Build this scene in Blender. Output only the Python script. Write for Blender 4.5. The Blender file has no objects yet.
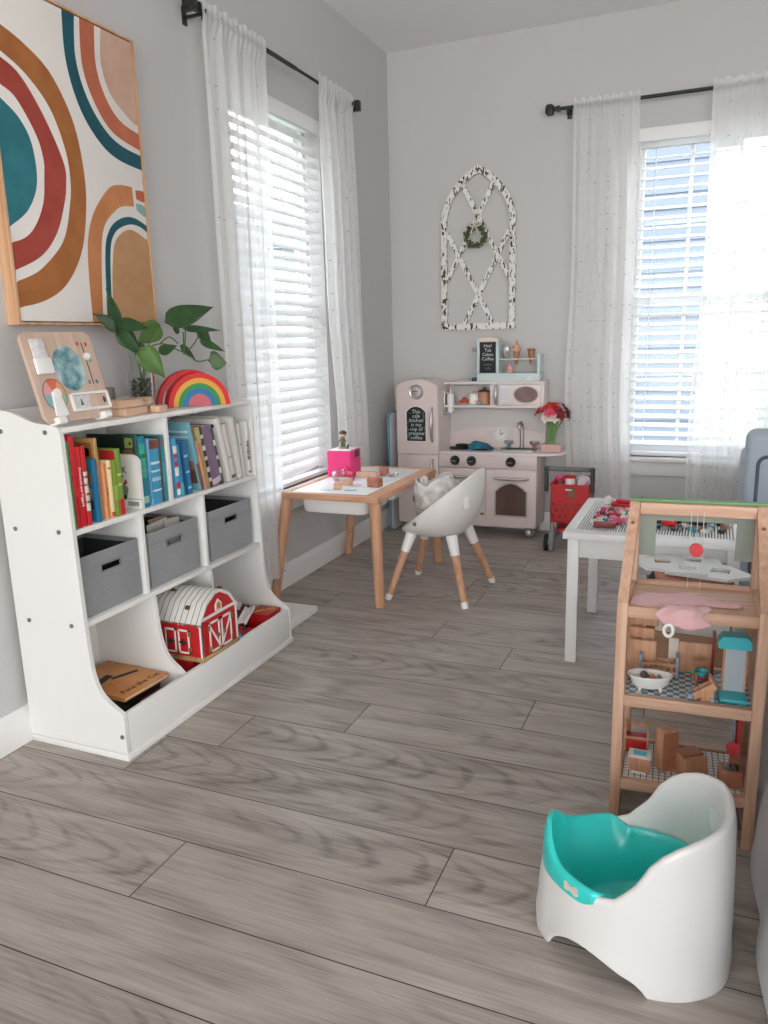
import bpy, bmesh, math, random
from mathutils import Vector, Matrix, Euler
from math import sin, cos, pi, radians as R_
SC = bpy.context.scene
COL = SC.collection
random.seed(7)

# ---------------------------------------------------------------- helpers
def lin(h):
    h = h.lstrip('#')
    out = []
    for i in (0, 2, 4):
        c = int(h[i:i+2], 16) / 255
        out.append(c/12.92 if c <= .04045 else ((c+.055)/1.055)**2.4)
    return (*out, 1)

MATS = {}
def mat(name, hexc, rough=.5, metal=0, noise=None, bump=None, spec=None, trans=0, sheen=0, coat=0):
    """plain principled material; noise=(scale, amount, second hex) mottles it, bump=(scale, strength)"""
    if name in MATS: return MATS[name]
    m = bpy.data.materials.new(name); m.use_nodes = True
    nt = m.node_tree; p = nt.nodes['Principled BSDF']
    p.inputs['Base Color'].default_value = lin(hexc)
    p.inputs['Roughness'].default_value = rough
    p.inputs['Metallic'].default_value = metal
    if spec is not None: p.inputs['Specular IOR Level'].default_value = spec
    if trans: p.inputs['Transmission Weight'].default_value = trans
    if sheen: p.inputs['Sheen Weight'].default_value = sheen
    if coat: p.inputs['Coat Weight'].default_value = coat
    tc = nt.nodes.new('ShaderNodeTexCoord')
    if noise:
        n = nt.nodes.new('ShaderNodeTexNoise'); n.inputs['Scale'].default_value = noise[0]; n.inputs['Detail'].default_value = 4
        nt.links.new(tc.outputs['Object'], n.inputs['Vector'])
        r = nt.nodes.new('ShaderNodeMapRange'); r.inputs[1].default_value = .35; r.inputs[2].default_value = .65
        r.inputs[4].default_value = noise[1]
        nt.links.new(n.outputs['Fac'], r.inputs[0])
        mx = nt.nodes.new('ShaderNodeMix'); mx.data_type = 'RGBA'
        mx.inputs[6].default_value = lin(hexc); mx.inputs[7].default_value = lin(noise[2])
        nt.links.new(r.outputs[0], mx.inputs[0]); nt.links.new(mx.outputs[2], p.inputs['Base Color'])
    if bump:
        n = nt.nodes.new('ShaderNodeTexNoise'); n.inputs['Scale'].default_value = bump[0]
        nt.links.new(tc.outputs['Object'], n.inputs['Vector'])
        b = nt.nodes.new('ShaderNodeBump'); b.inputs['Strength'].default_value = bump[1]; b.inputs['Distance'].default_value = .003
        nt.links.new(n.outputs['Fac'], b.inputs['Height']); nt.links.new(b.outputs[0], p.inputs['Normal'])
    MATS[name] = m
    return m

def wood(name, a, b, axis=2, scale=30, rough=.5):
    """fine straight grain along one object axis"""
    if name in MATS: return MATS[name]
    m = bpy.data.materials.new(name); m.use_nodes = True
    nt = m.node_tree; p = nt.nodes['Principled BSDF']; p.inputs['Roughness'].default_value = rough
    tc = nt.nodes.new('ShaderNodeTexCoord'); mp = nt.nodes.new('ShaderNodeMapping')
    s = [scale]*3; s[axis] = scale*.06
    mp.inputs['Scale'].default_value = s
    n = nt.nodes.new('ShaderNodeTexNoise'); n.inputs['Scale'].default_value = 3; n.inputs['Detail'].default_value = 5; n.inputs['Distortion'].default_value = .4
    cr = nt.nodes.new('ShaderNodeValToRGB')
    cr.color_ramp.elements[0].position = .32; cr.color_ramp.elements[0].color = lin(a)
    cr.color_ramp.elements[1].position = .68; cr.color_ramp.elements[1].color = lin(b)
    nt.links.new(tc.outputs['Object'], mp.inputs[0]); nt.links.new(mp.outputs[0], n.inputs['Vector'])
    nt.links.new(n.outputs['Fac'], cr.inputs[0]); nt.links.new(cr.outputs[0], p.inputs['Base Color'])
    MATS[name] = m
    return m

class MB:
    """collects shapes, becomes one mesh object"""
    def __init__(s, M=None):
        s.v = []; s.f = []; s.mi = []; s.M = M or Matrix(); s.cur = 0
    def add(s, vs, fs, M=None):
        o = len(s.v); T = s.M @ M if M is not None else s.M
        s.v += [T @ Vector(p) for p in vs]
        s.f += [tuple(o+i for i in f) for f in fs]; s.mi += [s.cur]*len(fs)
        return s
    def m(s, i): s.cur = i; return s
    def box(s, x0, x1, y0, y1, z0, z1, b=0, M=None, seg=2):
        if x0 > x1: x0, x1 = x1, x0
        if y0 > y1: y0, y1 = y1, y0
        if z0 > z1: z0, z1 = z1, z0
        b = min(b, .49*min(x1-x0, y1-y0, z1-z0))
        if b <= 0:
            vs = [(x, y, z) for x in (x0, x1) for y in (y0, y1) for z in (z0, z1)]
            return s.add(vs, [(0,1,3,2),(4,6,7,5),(0,4,5,1),(2,3,7,6),(0,2,6,4),(1,5,7,3)], M)
        bm = bmesh.new(); bmesh.ops.create_cube(bm, size=1)
        for v in bm.verts:
            v.co = ((x0+x1)/2+v.co.x*(x1-x0), (y0+y1)/2+v.co.y*(y1-y0), (z0+z1)/2+v.co.z*(z1-z0))
        bmesh.ops.bevel(bm, geom=bm.edges[:], offset=b, segments=seg, affect='EDGES', profile=.5)
        return s.bmesh(bm, M)
    def bmesh(s, bm, M=None):
        bm.verts.index_update()
        s.add([v.co[:] for v in bm.verts], [[v.index for v in f.verts] for f in bm.faces], M); bm.free(); return s
    def rings(s, rings, cap0=True, cap1=True, closed=True, M=None, loop=False):
        n = len(rings[0]); vs = [p for r in rings for p in r]; fs = []
        L = len(rings)
        for i in range(L if loop else L-1):
            j = (i+1) % L
            for k in range(n if closed else n-1):
                a = (k+1) % n
                fs.append((i*n+k, i*n+a, j*n+a, j*n+k))
        if cap0 and not loop: fs.append(tuple(range(n))[::-1])
        if cap1 and not loop: fs.append(tuple((L-1)*n+k for k in range(n)))
        return s.add(vs, fs, M)
    def cyl(s, p0, p1, r0, r1=None, n=16, M=None, caps=True):
        return s.tube([p0, p1], [r0, r0 if r1 is None else r1], n, M, caps)
    def tube(s, pts, r, n=8, M=None, caps=True, loop=False):
        pts = [Vector(p) for p in pts]; L = len(pts)
        if not hasattr(r, '__len__'): r = [r]*L
        up = None; rings = []
        for i, p in enumerate(pts):
            a = pts[(i-1) % L] if (i or loop) else p; b = pts[(i+1) % L] if (i < L-1 or loop) else p
            t = (b-a).normalized()
            if up is None:
                up = t.orthogonal().normalized()
            else:
                up = (up - t*up.dot(t)).normalized()
            w = t.cross(up)
            rings.append([p + (up*cos(2*pi*k/n) + w*sin(2*pi*k/n))*r[i] for k in range(n)])
        return s.rings(rings, caps, caps, M=M, loop=loop)
    def lathe(s, prof, n=24, c=(0, 0, 0), M=None, sx=1, sy=1, cap0=False, cap1=False):
        rings = [[(c[0]+sx*r*cos(2*pi*k/n), c[1]+sy*r*sin(2*pi*k/n), c[2]+z) for k in range(n)] for r, z in prof]
        return s.rings(rings, cap0, cap1, M=M)
    def prism(s, poly, ax, d0, d1, M=None):
        """poly in the plane of the two other axes (in xyz order), extruded along ax"""
        def P(a, b, d): return {'x': (d, a, b), 'y': (a, d, b), 'z': (a, b, d)}[ax]
        bm = bmesh.new()
        lo = [bm.verts.new(P(a, b, d0)) for a, b in poly]; hi = [bm.verts.new(P(a, b, d1)) for a, b in poly]
        n = len(poly)
        bm.faces.new(lo); bm.faces.new(hi[::-1])
        for i in range(n): bm.faces.new((lo[i], hi[i], hi[(i+1) % n], lo[(i+1) % n]))
        bmesh.ops.recalc_face_normals(bm, faces=bm.faces[:])
        return s.bmesh(bm, M)
    def band(s, outer, inner, ax, d0, d1, M=None, closed=False):
        """strip between two polylines of the same length, extruded along ax"""
        def P(a, d): return {'x': (d, a[0], a[1]), 'y': (a[0], d, a[1]), 'z': (a[0], a[1], d)}[ax]
        r = [[P(o, d0), P(o, d1), P(i, d1), P(i, d0)] for o, i in zip(outer, inner)]
        return s.rings(r, M=M, loop=closed)
    def ell(s, c, r, n=16, m=10, M=None):
        if not hasattr(r, '__len__'): r = (r, r, r)
        prof = [(max(1e-4, sin(pi*i/m)), -cos(pi*i/m)) for i in range(m+1)]
        rings = [[(c[0]+r[0]*q*cos(2*pi*k/n), c[1]+r[1]*q*sin(2*pi*k/n), c[2]+r[2]*z) for k in range(n)] for q, z in prof]
        return s.rings(rings, M=M)
    def grid(s, f, nu, nv, M=None):
        vs = [f(i/nu, j/nv) for i in range(nu+1) for j in range(nv+1)]
        return s.add(vs, [(i*(nv+1)+j, (i+1)*(nv+1)+j, (i+1)*(nv+1)+j+1, i*(nv+1)+j+1) for i in range(nu) for j in range(nv)], M)
    def mesh(s, name, mats, smooth=38):
        me = bpy.data.meshes.new(name)
        me.from_pydata([v[:] for v in s.v], [], s.f)
        for mm in (mats if isinstance(mats, (list, tuple)) else [mats]): me.materials.append(mm)
        me.polygons.foreach_set('material_index', s.mi)
        bm = bmesh.new(); bm.from_mesh(me)
        bmesh.ops.recalc_face_normals(bm, faces=bm.faces[:])
        bm.to_mesh(me); bm.free()
        if smooth:
            me.polygons.foreach_set('use_smooth', [True]*len(me.polygons))
            me.set_sharp_from_angle(angle=R_(smooth))
        me.update()
        return me
    def build(s, name, mats, parent=None, world=False, smooth=38, label=None):
        """link as one object; world=True: the coordinates are world ones and are brought into the parent's frame"""
        if parent is not None and world:
            T = root_matrix(parent).inverted(); s.v = [T @ v for v in s.v]
        o = bpy.data.objects.new(name, s.mesh(name, mats, smooth)); COL.objects.link(o)
        if parent is not None: o.parent = parent
        if label: o['label'] = label
        return o

def root_matrix(o):
    M = Matrix()
    while o is not None:
        M = Matrix.Translation(o.location) @ o.rotation_euler.to_matrix().to_4x4() @ M
        o = o.parent
    return M
def tag(o, label, cat, group=None):
    o['label'] = label; o['category'] = cat
    if group: o['group'] = group
    return o
def thing(name, label, cat, loc=(0, 0, 0), rz=0, group=None, rot=None):
    o = bpy.data.objects.new(name, None); COL.objects.link(o); o.empty_display_size = .05
    o.location = loc; o.rotation_euler = rot if rot else (0, 0, R_(rz))
    return tag(o, label, cat, group)
def single(mb, name, mats, label, cat, group=None, loc=None, rz=0, smooth=38):
    """a thing that is one mesh; its origin moves to loc, the coordinates being relative to it"""
    o = mb.build(name, mats, smooth=smooth)
    if loc: o.location = loc
    o.rotation_euler = (0, 0, R_(rz))
    return tag(o, label, cat, group)
def struct(o): o['kind'] = 'structure'; return o
def T_(x=0, y=0, z=0, rx=0, ry=0, rz=0, s=None):
    return Matrix.Translation((x, y, z)) @ Euler((R_(rx), R_(ry), R_(rz))).to_matrix().to_4x4() @ (Matrix.Diagonal((*s, 1)) if s else Matrix())
def text(body, size, M, m, parent, name='lettering', depth=.0004, world=False, spacing=1.0):
    c = bpy.data.curves.new('lettering', 'FONT'); c.body = body; c.size = size; c.align_x = 'CENTER'; c.align_y = 'CENTER'
    c.extrude = depth; c.resolution_u = 2; c.space_line = spacing
    o = bpy.data.objects.new('lettering', c); COL.objects.link(o)
    bpy.context.view_layer.update()
    me = bpy.data.meshes.new_from_object(o.evaluated_get(bpy.context.evaluated_depsgraph_get()))
    bpy.data.objects.remove(o)
    T = M if not world else root_matrix(parent).inverted() @ M
    me.transform(T); me.materials.clear(); me.materials.append(m)
    q = bpy.data.objects.new(name, me); COL.objects.link(q); q.parent = parent
    return q
def smoothline(pts, n=6, closed=False):
    """Catmull-Rom through the points (any dimension)"""
    out = []; L = len(pts)
    for i in range(L if closed else L-1):
        g = lambda k: pts[k % L] if closed else pts[max(0, min(L-1, k))]
        p0, p1, p2, p3 = g(i-1), g(i), g(i+1), g(i+2)
        for k in range(n):
            t = k/n
            out.append(tuple(.5*(2*b+(c-a)*t+(2*a-5*b+4*c-d)*t*t+(3*b-a-3*c+d)*t**3) for a, b, c, d in zip(p0, p1, p2, p3)))
    if not closed: out.append(tuple(pts[-1]))
    return out
def resample(pts, n):
    d = [0]
    for a, b in zip(pts, pts[1:]): d.append(d[-1]+math.dist(a, b))
    out = []
    for k in range(n):
        t = d[-1]*k/(n-1); i = 0
        while i < len(d)-2 and d[i+1] < t: i += 1
        u = (t-d[i])/max(1e-9, d[i+1]-d[i])
        out.append(tuple(a+(b-a)*u for a, b in zip(pts[i], pts[i+1])))
    return out
def sstep(a, b, x):
    t = max(0, min(1, (x-a)/(b-a))); return t*t*(3-2*t)
def rrect(x0, x1, y0, y1, r, n=5):
    out = []
    for cx, cy, a in ((x1-r, y1-r, 0), (x0+r, y1-r, 90), (x0+r, y0+r, 180), (x1-r, y0+r, 270)):
        for k in range(n+1):
            t = R_(a+90*k/n); out.append((cx+r*cos(t), cy+r*sin(t)))
    return out

# ---------------------------------------------------------------- shared materials
WHITE = mat('white_laminate', '#E4E3E0', .38)
WPAINT = mat('white_trim_paint', '#E8E7E5', .4)
WPLAST = mat('white_plastic', '#EDECEA', .32)
BLACK = mat('black_metal', '#17181A', .4)
DARK = mat('dark_void_grey', '#2A2A2C', .6)
OAK = wood('beech_wood', '#BD8968', '#D3A586', 2)
OAKX = wood('beech_wood_across', '#BD8968', '#D3A586', 0)
OAKY = wood('beech_wood_deep', '#BD8968', '#D3A586', 1)
PINE = wood('pine_wood', '#BB9278', '#D1AD95', 2)
PINEX = wood('pine_wood_across', '#BB9278', '#D1AD95', 0)
STEEL = mat('brushed_steel', '#B9B7B4', .3, .9)
RED = mat('red_plastic', '#BE161E', .4)
# ---------------------------------------------------------------- the room
XW, YW, ZC = -1.685, 4.175, 2.52       # left wall, back wall, ceiling
def paint(name, hexc):
    return mat(name, hexc, .75, bump=(260, .05))
PW = paint('grey_wall_paint', '#C2C1C0')
PC = paint('white_ceiling_paint', '#F0EFEE')

def plank_mat():
    m = bpy.data.materials.new('grey_oak_plank'); m.use_nodes = True
    nt = m.node_tree; N = nt.nodes.new; L = nt.links.new; p = nt.nodes['Principled BSDF']
    uv = N('ShaderNodeUVMap'); uv.uv_map = 'plank'
    rnd = N('ShaderNodeAttribute'); rnd.attribute_name = 'rnd'
    # each plank looks at its own place in the grain
    off = N('ShaderNodeVectorMath'); off.operation = 'SCALE'; off.inputs['Scale'].default_value = 37
    comb = N('ShaderNodeCombineXYZ'); L(rnd.outputs['Fac'], comb.inputs[0]); L(rnd.outputs['Fac'], comb.inputs[1]); L(rnd.outputs['Fac'], comb.inputs[2])
    L(comb.outputs[0], off.inputs[0])
    addv = N('ShaderNodeVectorMath'); L(uv.outputs[0], addv.inputs[0]); L(off.outputs[0], addv.inputs[1])
    def mapped(s):
        mp = N('ShaderNodeMapping'); mp.inputs['Scale'].default_value = s; L(addv.outputs[0], mp.inputs[0]); return mp
    def noise(s, sc, det=6, dist=0):
        n = N('ShaderNodeTexNoise'); n.inputs['Scale'].default_value = sc; n.inputs['Detail'].default_value = det; n.inputs['Distortion'].default_value = dist
        L(mapped(s).outputs[0], n.inputs['Vector']); return n.outputs['Fac']
    broad = noise((1.3, 9, 1), 1.2, 4, .6)
    fine = noise((4, 95, 1), 1.6, 5, .3)
    # cathedral rings: bands of a warped field
    warp = noise((1.1, 5.0, 1), 1.0, 2, .2)
    mul = N('ShaderNodeMath'); mul.operation = 'MULTIPLY'; mul.inputs[1].default_value = 46; L(warp, mul.inputs[0])
    sn = N('ShaderNodeMath'); sn.operation = 'SINE'; L(mul.outputs[0], sn.inputs[0])
    def rng(src, a, b, c, d):
        r = N('ShaderNodeMapRange'); r.inputs[1].default_value = a; r.inputs[2].default_value = b; r.inputs[3].default_value = c; r.inputs[4].default_value = d; L(src, r.inputs[0]); return r.outputs[0]
    def math_(op, a, b):
        n = N('ShaderNodeMath'); n.operation = op
        for i, q in enumerate((a, b)):
            if isinstance(q, (int, float)): n.inputs[i].default_value = q
            else: L(q, n.inputs[i])
        return n.outputs[0]
    # cathedral arches: nested curves down the middle of a board, in stretches
    sp = N('ShaderNodeSeparateXYZ'); L(uv.outputs[0], sp.inputs[0])
    wob = noise((2.2, 3.0, 1), 1.0, 3, .3)
    vv = math_('DIVIDE', math_('ADD', math_('SUBTRACT', sp.outputs[1], .091), math_('MULTIPLY', math_('SUBTRACT', wob, .5), .11)), .091)
    ph = math_('ADD', math_('ADD', math_('MULTIPLY', sp.outputs[0], 62), math_('MULTIPLY', math_('MULTIPLY', vv, vv), 13)), math_('MULTIPLY', noise((5, 16, 1), 1.5, 4, 0), 7))
    arcs = rng(math_('SINE', ph, 0), .25, 1, 0, 1)
    msk = math_('MULTIPLY', rng(noise((.9, 2.2, 1), 1.0, 1, 0), .47, .60, 0, 1), rng(math_('ABSOLUTE', vv, 0), .55, 1.05, 1, 0))
    arcs = math_('MULTIPLY', arcs, msk)
    pores = rng(noise((9, 330, 1), 1.3, 3, 0), .56, .70, 0, 1)
    t = math_('ADD', math_('MULTIPLY', rng(broad, .25, .75, 0, 1), .36), math_('MULTIPLY', rng(fine, .3, .7, 0, 1), .34))
    t = math_('ADD', t, math_('MULTIPLY', rng(sn.outputs[0], -1, 1, 0, 1), .20))
    t = math_('ADD', t, rng(rnd.outputs['Fac'], 0, 1, -.06, .10))
    # knots: rare dark swirls stretched along the plank
    vo = N('ShaderNodeTexVoronoi'); vo.inputs['Scale'].default_value = 1; L(mapped((1.6, 6.5, 1)).outputs[0], vo.inputs['Vector'])
    knot = rng(vo.outputs['Distance'], .05, .17, 1, 0)
    kd = math_('MULTIPLY', knot, rng(fine, .35, .6, 0, .55))
    t = math_('SUBTRACT', t, kd)
    t = math_('SUBTRACT', t, math_('MULTIPLY', arcs, .22))
    t = math_('SUBTRACT', t, math_('MULTIPLY', pores, .16))
    t = math_('ADD', t, .06)
    cr = N('ShaderNodeValToRGB'); e = cr.color_ramp.elements
    e[0].position = .05; e[0].color = lin('#70665F'); e[1].position = .95; e[1].color = lin('#BDB4AC')
    q = e.new(.45); q.color = lin('#A0968E')
    L(t, cr.inputs[0]); L(cr.outputs[0], p.inputs['Base Color'])
    L(rng(fine, .3, .7, .52, .36), p.inputs['Roughness'])
    bp = N('ShaderNodeBump'); bp.inputs['Strength'].default_value = .12; bp.inputs['Distance'].default_value = .002
    L(fine, bp.inputs['Height']); L(bp.outputs[0], p.inputs['Normal'])
    return m

def make_floor():
    W = .1825; y0 = 1.0085 - 30*W; X0, X1 = -1.75, 3.6
    joint = {0: -.99, 1: -.441, 3: -1.157, 4: -.873, 5: -.422, 7: -.577, 8: -.872, 2: -.10, 6: -.12, -1: -.18, -2: -.6, 11: -.91, 12: -.434}
    vs, fs, uvs, rs = [], [], [], []
    g = .0011; rr = random.Random(4)
    for r in range(48):
        k = r-30; ya, yb = y0+r*W, y0+(r+1)*W
        x = joint.get(k, rr.uniform(-1.2, 0)) - 1.22*3
        while x < X1:
            a, b = max(x, X0), min(x+1.22, X1)
            if b-a > .01:
                o = len(vs)
                vs += [(a+g, ya+g, 0), (b-g, ya+g, 0), (b-g, yb-g, 0), (a+g, yb-g, 0)]
                fs.append((o, o+1, o+2, o+3)); q = rr.random()
                uvs += [(a-x, 0), (b-x, 0), (b-x, W), (a-x, W)]; rs.append(q)
            x += 1.22
    n = len(fs); o = len(vs)
    vs += [(X0, y0, -.003), (X1, y0, -.003), (X1, y0+48*W, -.003), (X0, y0+48*W, -.003)]
    fs.append((o, o+1, o+2, o+3)); uvs += [(0, 0)]*4; rs.append(0)
    # a slab under the boards
    o = len(vs); yb = y0+48*W
    vs += [(X0, y0, -.1), (X1, y0, -.1), (X1, yb, -.1), (X0, yb, -.1)]
    fs += [(o+3, o+2, o+1, o)]; uvs += [(0, 0)]*4; rs.append(0)
    me = bpy.data.meshes.new('floor'); me.from_pydata(vs, [], fs)
    me.materials.append(plank_mat()); me.materials.append(mat('seam_brown', '#2B2624', .8))
    ul = me.uv_layers.new(name='plank')
    for i, c in enumerate(uvs): ul.data[i].uv = c
    at = me.attributes.new('rnd', 'FLOAT', 'FACE')
    for i, q in enumerate(rs): at.data[i].value = q
    for i in (n, n+1): me.polygons[i].material_index = 1
    ob = bpy.data.objects.new('floor', me); COL.objects.link(ob); struct(ob)
make_floor()
struct(MB().box(-1.9, 3.6, -4.4, YW+.12, ZC, ZC+.1).build('ceiling', PC))

# openings: left window in the wall x = XW, back window in the wall y = YW
LW = (2.62, 3.345, .425, 2.0); BW = (-.43, .345, .425, 2.0)
w = MB(); t = .12
w.box(XW-t, XW, -4.4, LW[0], 0, ZC).box(XW-t, XW, LW[1], YW+t, 0, ZC).box(XW-t, XW, LW[0], LW[1], 0, LW[2]).box(XW-t, XW, LW[0], LW[1], LW[3], ZC)
struct(w.build('wall_left', PW, smooth=0))
w = MB()
w.box(XW, BW[0], YW, YW+t, 0, ZC).box(BW[1], 3.6, YW, YW+t, 0, ZC).box(BW[0], BW[1], YW, YW+t, 0, BW[2]).box(BW[0], BW[1], YW, YW+t, BW[3], ZC)
struct(w.build('wall_back', PW, smooth=0))
# the room goes on behind the camera: unseen walls, bare openings added and sized for fill light
struct(MB().box(3.6, 3.72, -.8, YW+.12, 0, ZC).box(3.6, 3.72, -4.4, -3.9, 0, ZC).box(3.6, 3.72, -3.9, -.8, 0, .3).box(3.6, 3.72, -3.9, -.8, 2.4, ZC).build('wall_right', PW, smooth=0))
struct(MB().box(XW-.12, -1.45, -4.52, -4.4, 0, ZC).box(3.2, 3.72, -4.52, -4.4, 0, ZC).box(-1.45, 3.2, -4.52, -4.4, 2.42, ZC).build('wall_front', PW, smooth=0))
bp = [(0, 0), (.02, 0), (.02, .075), (.016, .082), (.012, .094), (.006, .1), (0, .1)]
struct(MB().prism([(XW+a, b) for a, b in bp], 'y', -4.4, YW).build('baseboard_left', WPAINT))
struct(MB().prism([(YW-a, b) for a, b in bp], 'x', XW+.02, 3.6).build('baseboard_back', WPAINT))

GLASS = bpy.data.materials.new('window_glass'); GLASS.use_nodes = True
nt = GLASS.node_tree; nt.nodes.remove(nt.nodes['Principled BSDF'])
tr = nt.nodes.new('ShaderNodeBsdfTransparent'); gl = nt.nodes.new('ShaderNodeBsdfGlossy'); gl.inputs['Roughness'].default_value = .02
mx = nt.nodes.new('ShaderNodeMixShader'); mx.inputs[0].default_value = .02
nt.links.new(tr.outputs[0], mx.inputs[1]); nt.links.new(gl.outputs[0], mx.inputs[2]); nt.links.new(mx.outputs[0], nt.nodes['Material Output'].inputs[0])
VINYL = mat('white_vinyl', '#E9EAEC', .35)

def window(name, T, w, z0, z1, cols):
    """double-hung window in local coordinates: x along the wall 0..w, y into the wall (outwards), z up"""
    r = thing(name, 'x', 'x'); del r['label']; del r['category']; struct(r)
    r.matrix_world = T
    def q(nm, mb, m): o = mb.build(nm, m, r); struct(o); return o
    f = MB(); y0, y1 = .075, .118
    f.box(0, .03, y0, y1, z0, z1).box(w-.03, w, y0, y1, z0, z1).box(.03, w-.03, y0, y1, z1-.03, z1).box(.03, w-.03, y0, y1, z0, z0+.03)
    q('window_frame', f, VINYL)
    zm = 1.213
    for nm, a, b, dy in (('upper_sash', zm-.018, z1-.03, .02), ('lower_sash', z0+.03, zm+.018, 0)):
        s = MB(); ya, yb = y0+.002+dy, y0+.02+dy
        s.box(.03, .065, ya, yb, a, b).box(w-.065, w-.03, ya, yb, a, b).box(.065, w-.065, ya, yb, a, a+.036).box(.065, w-.065, ya, yb, b-.036, b)
        for k in range(1, cols): x = .065+(w-.13)*k/cols; s.box(x-.009, x+.009, ya+.004, yb-.004, a+.036, b-.036)
        zz = (a+b)/2; s.box(.065, w-.065, ya+.0045, yb-.0045, zz-.009, zz+.009)
        o = q(nm, s, VINYL)
        g = MB().box(.06, w-.06, ya+.007, ya+.009, a+.03, b-.03).build('pane', GLASS, o); struct(g)
    s = MB(); s.box(-.03, w+.03, -.045, .075, z0-.022, z0, .006); q('window_sill', s, WPAINT)
    s = MB(); s.prism([(-.016, z0-.022), (0, z0-.022), (0, z0-.095), (-.012, z0-.095), (-.016, z0-.088)], 'x', -.02, w+.02); q('window_apron', s, WPAINT)
    return r
window('window_1', Matrix(((0, -1, 0, XW), (1, 0, 0, LW[0]), (0, 0, 1, 0), (0, 0, 0, 1))), LW[1]-LW[0], LW[2], LW[3], 2)
window('window_2', Matrix(((1, 0, 0, BW[0]), (0, 1, 0, YW), (0, 0, 1, 0), (0, 0, 0, 1))), BW[1]-BW[0], BW[2], BW[3], 3)

# ---------------------------------------------------------------- blinds, rods, curtains
SLAT = mat('white_faux_wood_slat', '#EDEDEE', .45)
def blind(label, T, w, ztop, zbot, tilt):
    """local x along the window, y into the room is negative; slats inside the reveal"""
    r = thing('window_blind', label, 'blind'); r.matrix_world = T
    MB().box(.004, w-.004, -.012, .004, ztop-.062, ztop, .004).box(.006, w-.006, .004, .055, ztop-.045, ztop-.002).build('valance', SLAT, r)
    s = MB(); n = int((ztop-.075-zbot-.03)/.0445); pitch = (ztop-.075-zbot-.03)/n
    for k in range(n):
        z = ztop-.085-k*pitch
        s.box(.008, w-.008, -.025, .025, -.0014, .0014, M=T_(0, .031, z, rx=tilt))
    s.build('slats', SLAT, r)
    MB().box(.008, w-.008, .008, .056, zbot, zbot+.02, .004).build('bottom_rail', SLAT, r)
    c = MB()
    for x in (.12, w/2, w-.12):
        for y in (.006, .057): c.cyl((x, y, zbot+.01), (x, y, ztop-.03), .0011, n=6)
    c.build('ladder_cord', WPAINT, r)
    MB().cyl((.05, -.004, ztop-.72), (.05, -.004, ztop-.06), .004, n=8).build('tilt_wand', SLAT, r)
blind('white slatted blind in the window beside the play table', Matrix(((0, -1, 0, XW), (1, 0, 0, LW[0]), (0, 0, 1, 0), (0, 0, 0, 1))), LW[1]-LW[0], LW[3], .427, 50)
blind('white slatted blind with open slats in the window behind the brick table', Matrix(((1, 0, 0, BW[0]), (0, 1, 0, YW), (0, 0, 1, 0), (0, 0, 0, 1))), BW[1]-BW[0], BW[3], .428, 20)

def sheer_mat():
    m = bpy.data.materials.new('white_sheer_fabric'); m.use_nodes = True
    nt = m.node_tree; N = nt.nodes.new; L = nt.links.new
    nt.nodes.remove(nt.nodes['Principled BSDF'])
    def math_(op, a, b=None, c=None):
        n = N('ShaderNodeMath'); n.operation = op
        for i, q in enumerate((a, b, c)):
            if q is None: continue
            if isinstance(q, (int, float)): n.inputs[i].default_value = q
            else: L(q, n.inputs[i])
        return n.outputs[0]
    uv = N('ShaderNodeUVMap'); uv.uv_map = 'cloth'; sp = N('ShaderNodeSeparateXYZ'); L(uv.outputs[0], sp.inputs[0])
    # woven flecks: short dark dashes scattered in a loose grid
    def flecks(cu, cv, keep, hu, hv, seed):
        u = math_('DIVIDE', sp.outputs[0], cu); v = math_('DIVIDE', sp.outputs[1], cv)
        cb = N('ShaderNodeCombineXYZ'); L(math_('FLOOR', u), cb.inputs[0]); L(math_('FLOOR', v), cb.inputs[1]); cb.inputs[2].default_value = seed
        wn = N('ShaderNodeTexWhiteNoise'); wn.noise_dimensions = '3D'; L(cb.outputs[0], wn.inputs['Vector'])
        k = math_('LESS_THAN', wn.outputs['Value'], keep)
        fu = math_('LESS_THAN', math_('ABSOLUTE', math_('SUBTRACT', math_('FRACT', u), .5)), hu)
        fv = math_('LESS_THAN', math_('ABSOLUTE', math_('SUBTRACT', math_('FRACT', v), .5)), hv)
        return math_('MULTIPLY', math_('MULTIPLY', k, fu), fv)
    fl = math_('MAXIMUM', flecks(.055, .072, .26, .16, .018, 1), flecks(.047, .081, .10, .022, .10, 5))
    mp = N('ShaderNodeMapping'); mp.inputs['Scale'].default_value = (900, 25, 1); L(uv.outputs[0], mp.inputs[0])
    n1 = N('ShaderNodeTexNoise'); n1.inputs['Scale'].default_value = 1; L(mp.outputs[0], n1.inputs['Vector'])
    df = N('ShaderNodeBsdfDiffuse'); tl = N('ShaderNodeBsdfTranslucent'); tr = N('ShaderNodeBsdfTransparent')
    mixc = N('ShaderNodeMix'); mixc.data_type = 'RGBA'; mixc.inputs[6].default_value = lin('#FCFCFB'); mixc.inputs[7].default_value = lin('#8A847E')
    L(fl, mixc.inputs[0]); L(mixc.outputs[2], df.inputs[0]); L(mixc.outputs[2], tl.inputs[0])
    m1 = N('ShaderNodeMixShader'); m1.inputs[0].default_value = .5; L(df.outputs[0], m1.inputs[1]); L(tl.outputs[0], m1.inputs[2])
    a = math_('ADD', math_('MULTIPLY', n1.outputs['Fac'], .30), .56)
    a = math_('MAXIMUM', a, fl)
    m2 = N('ShaderNodeMixShader'); L(a, m2.inputs[0]); L(tr.outputs[0], m2.inputs[1]); L(m1.outputs[0], m2.inputs[2])
    L(m2.outputs[0], nt.nodes['Material Output'].inputs[0])
    return m
SHEER = sheer_mat()
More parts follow.
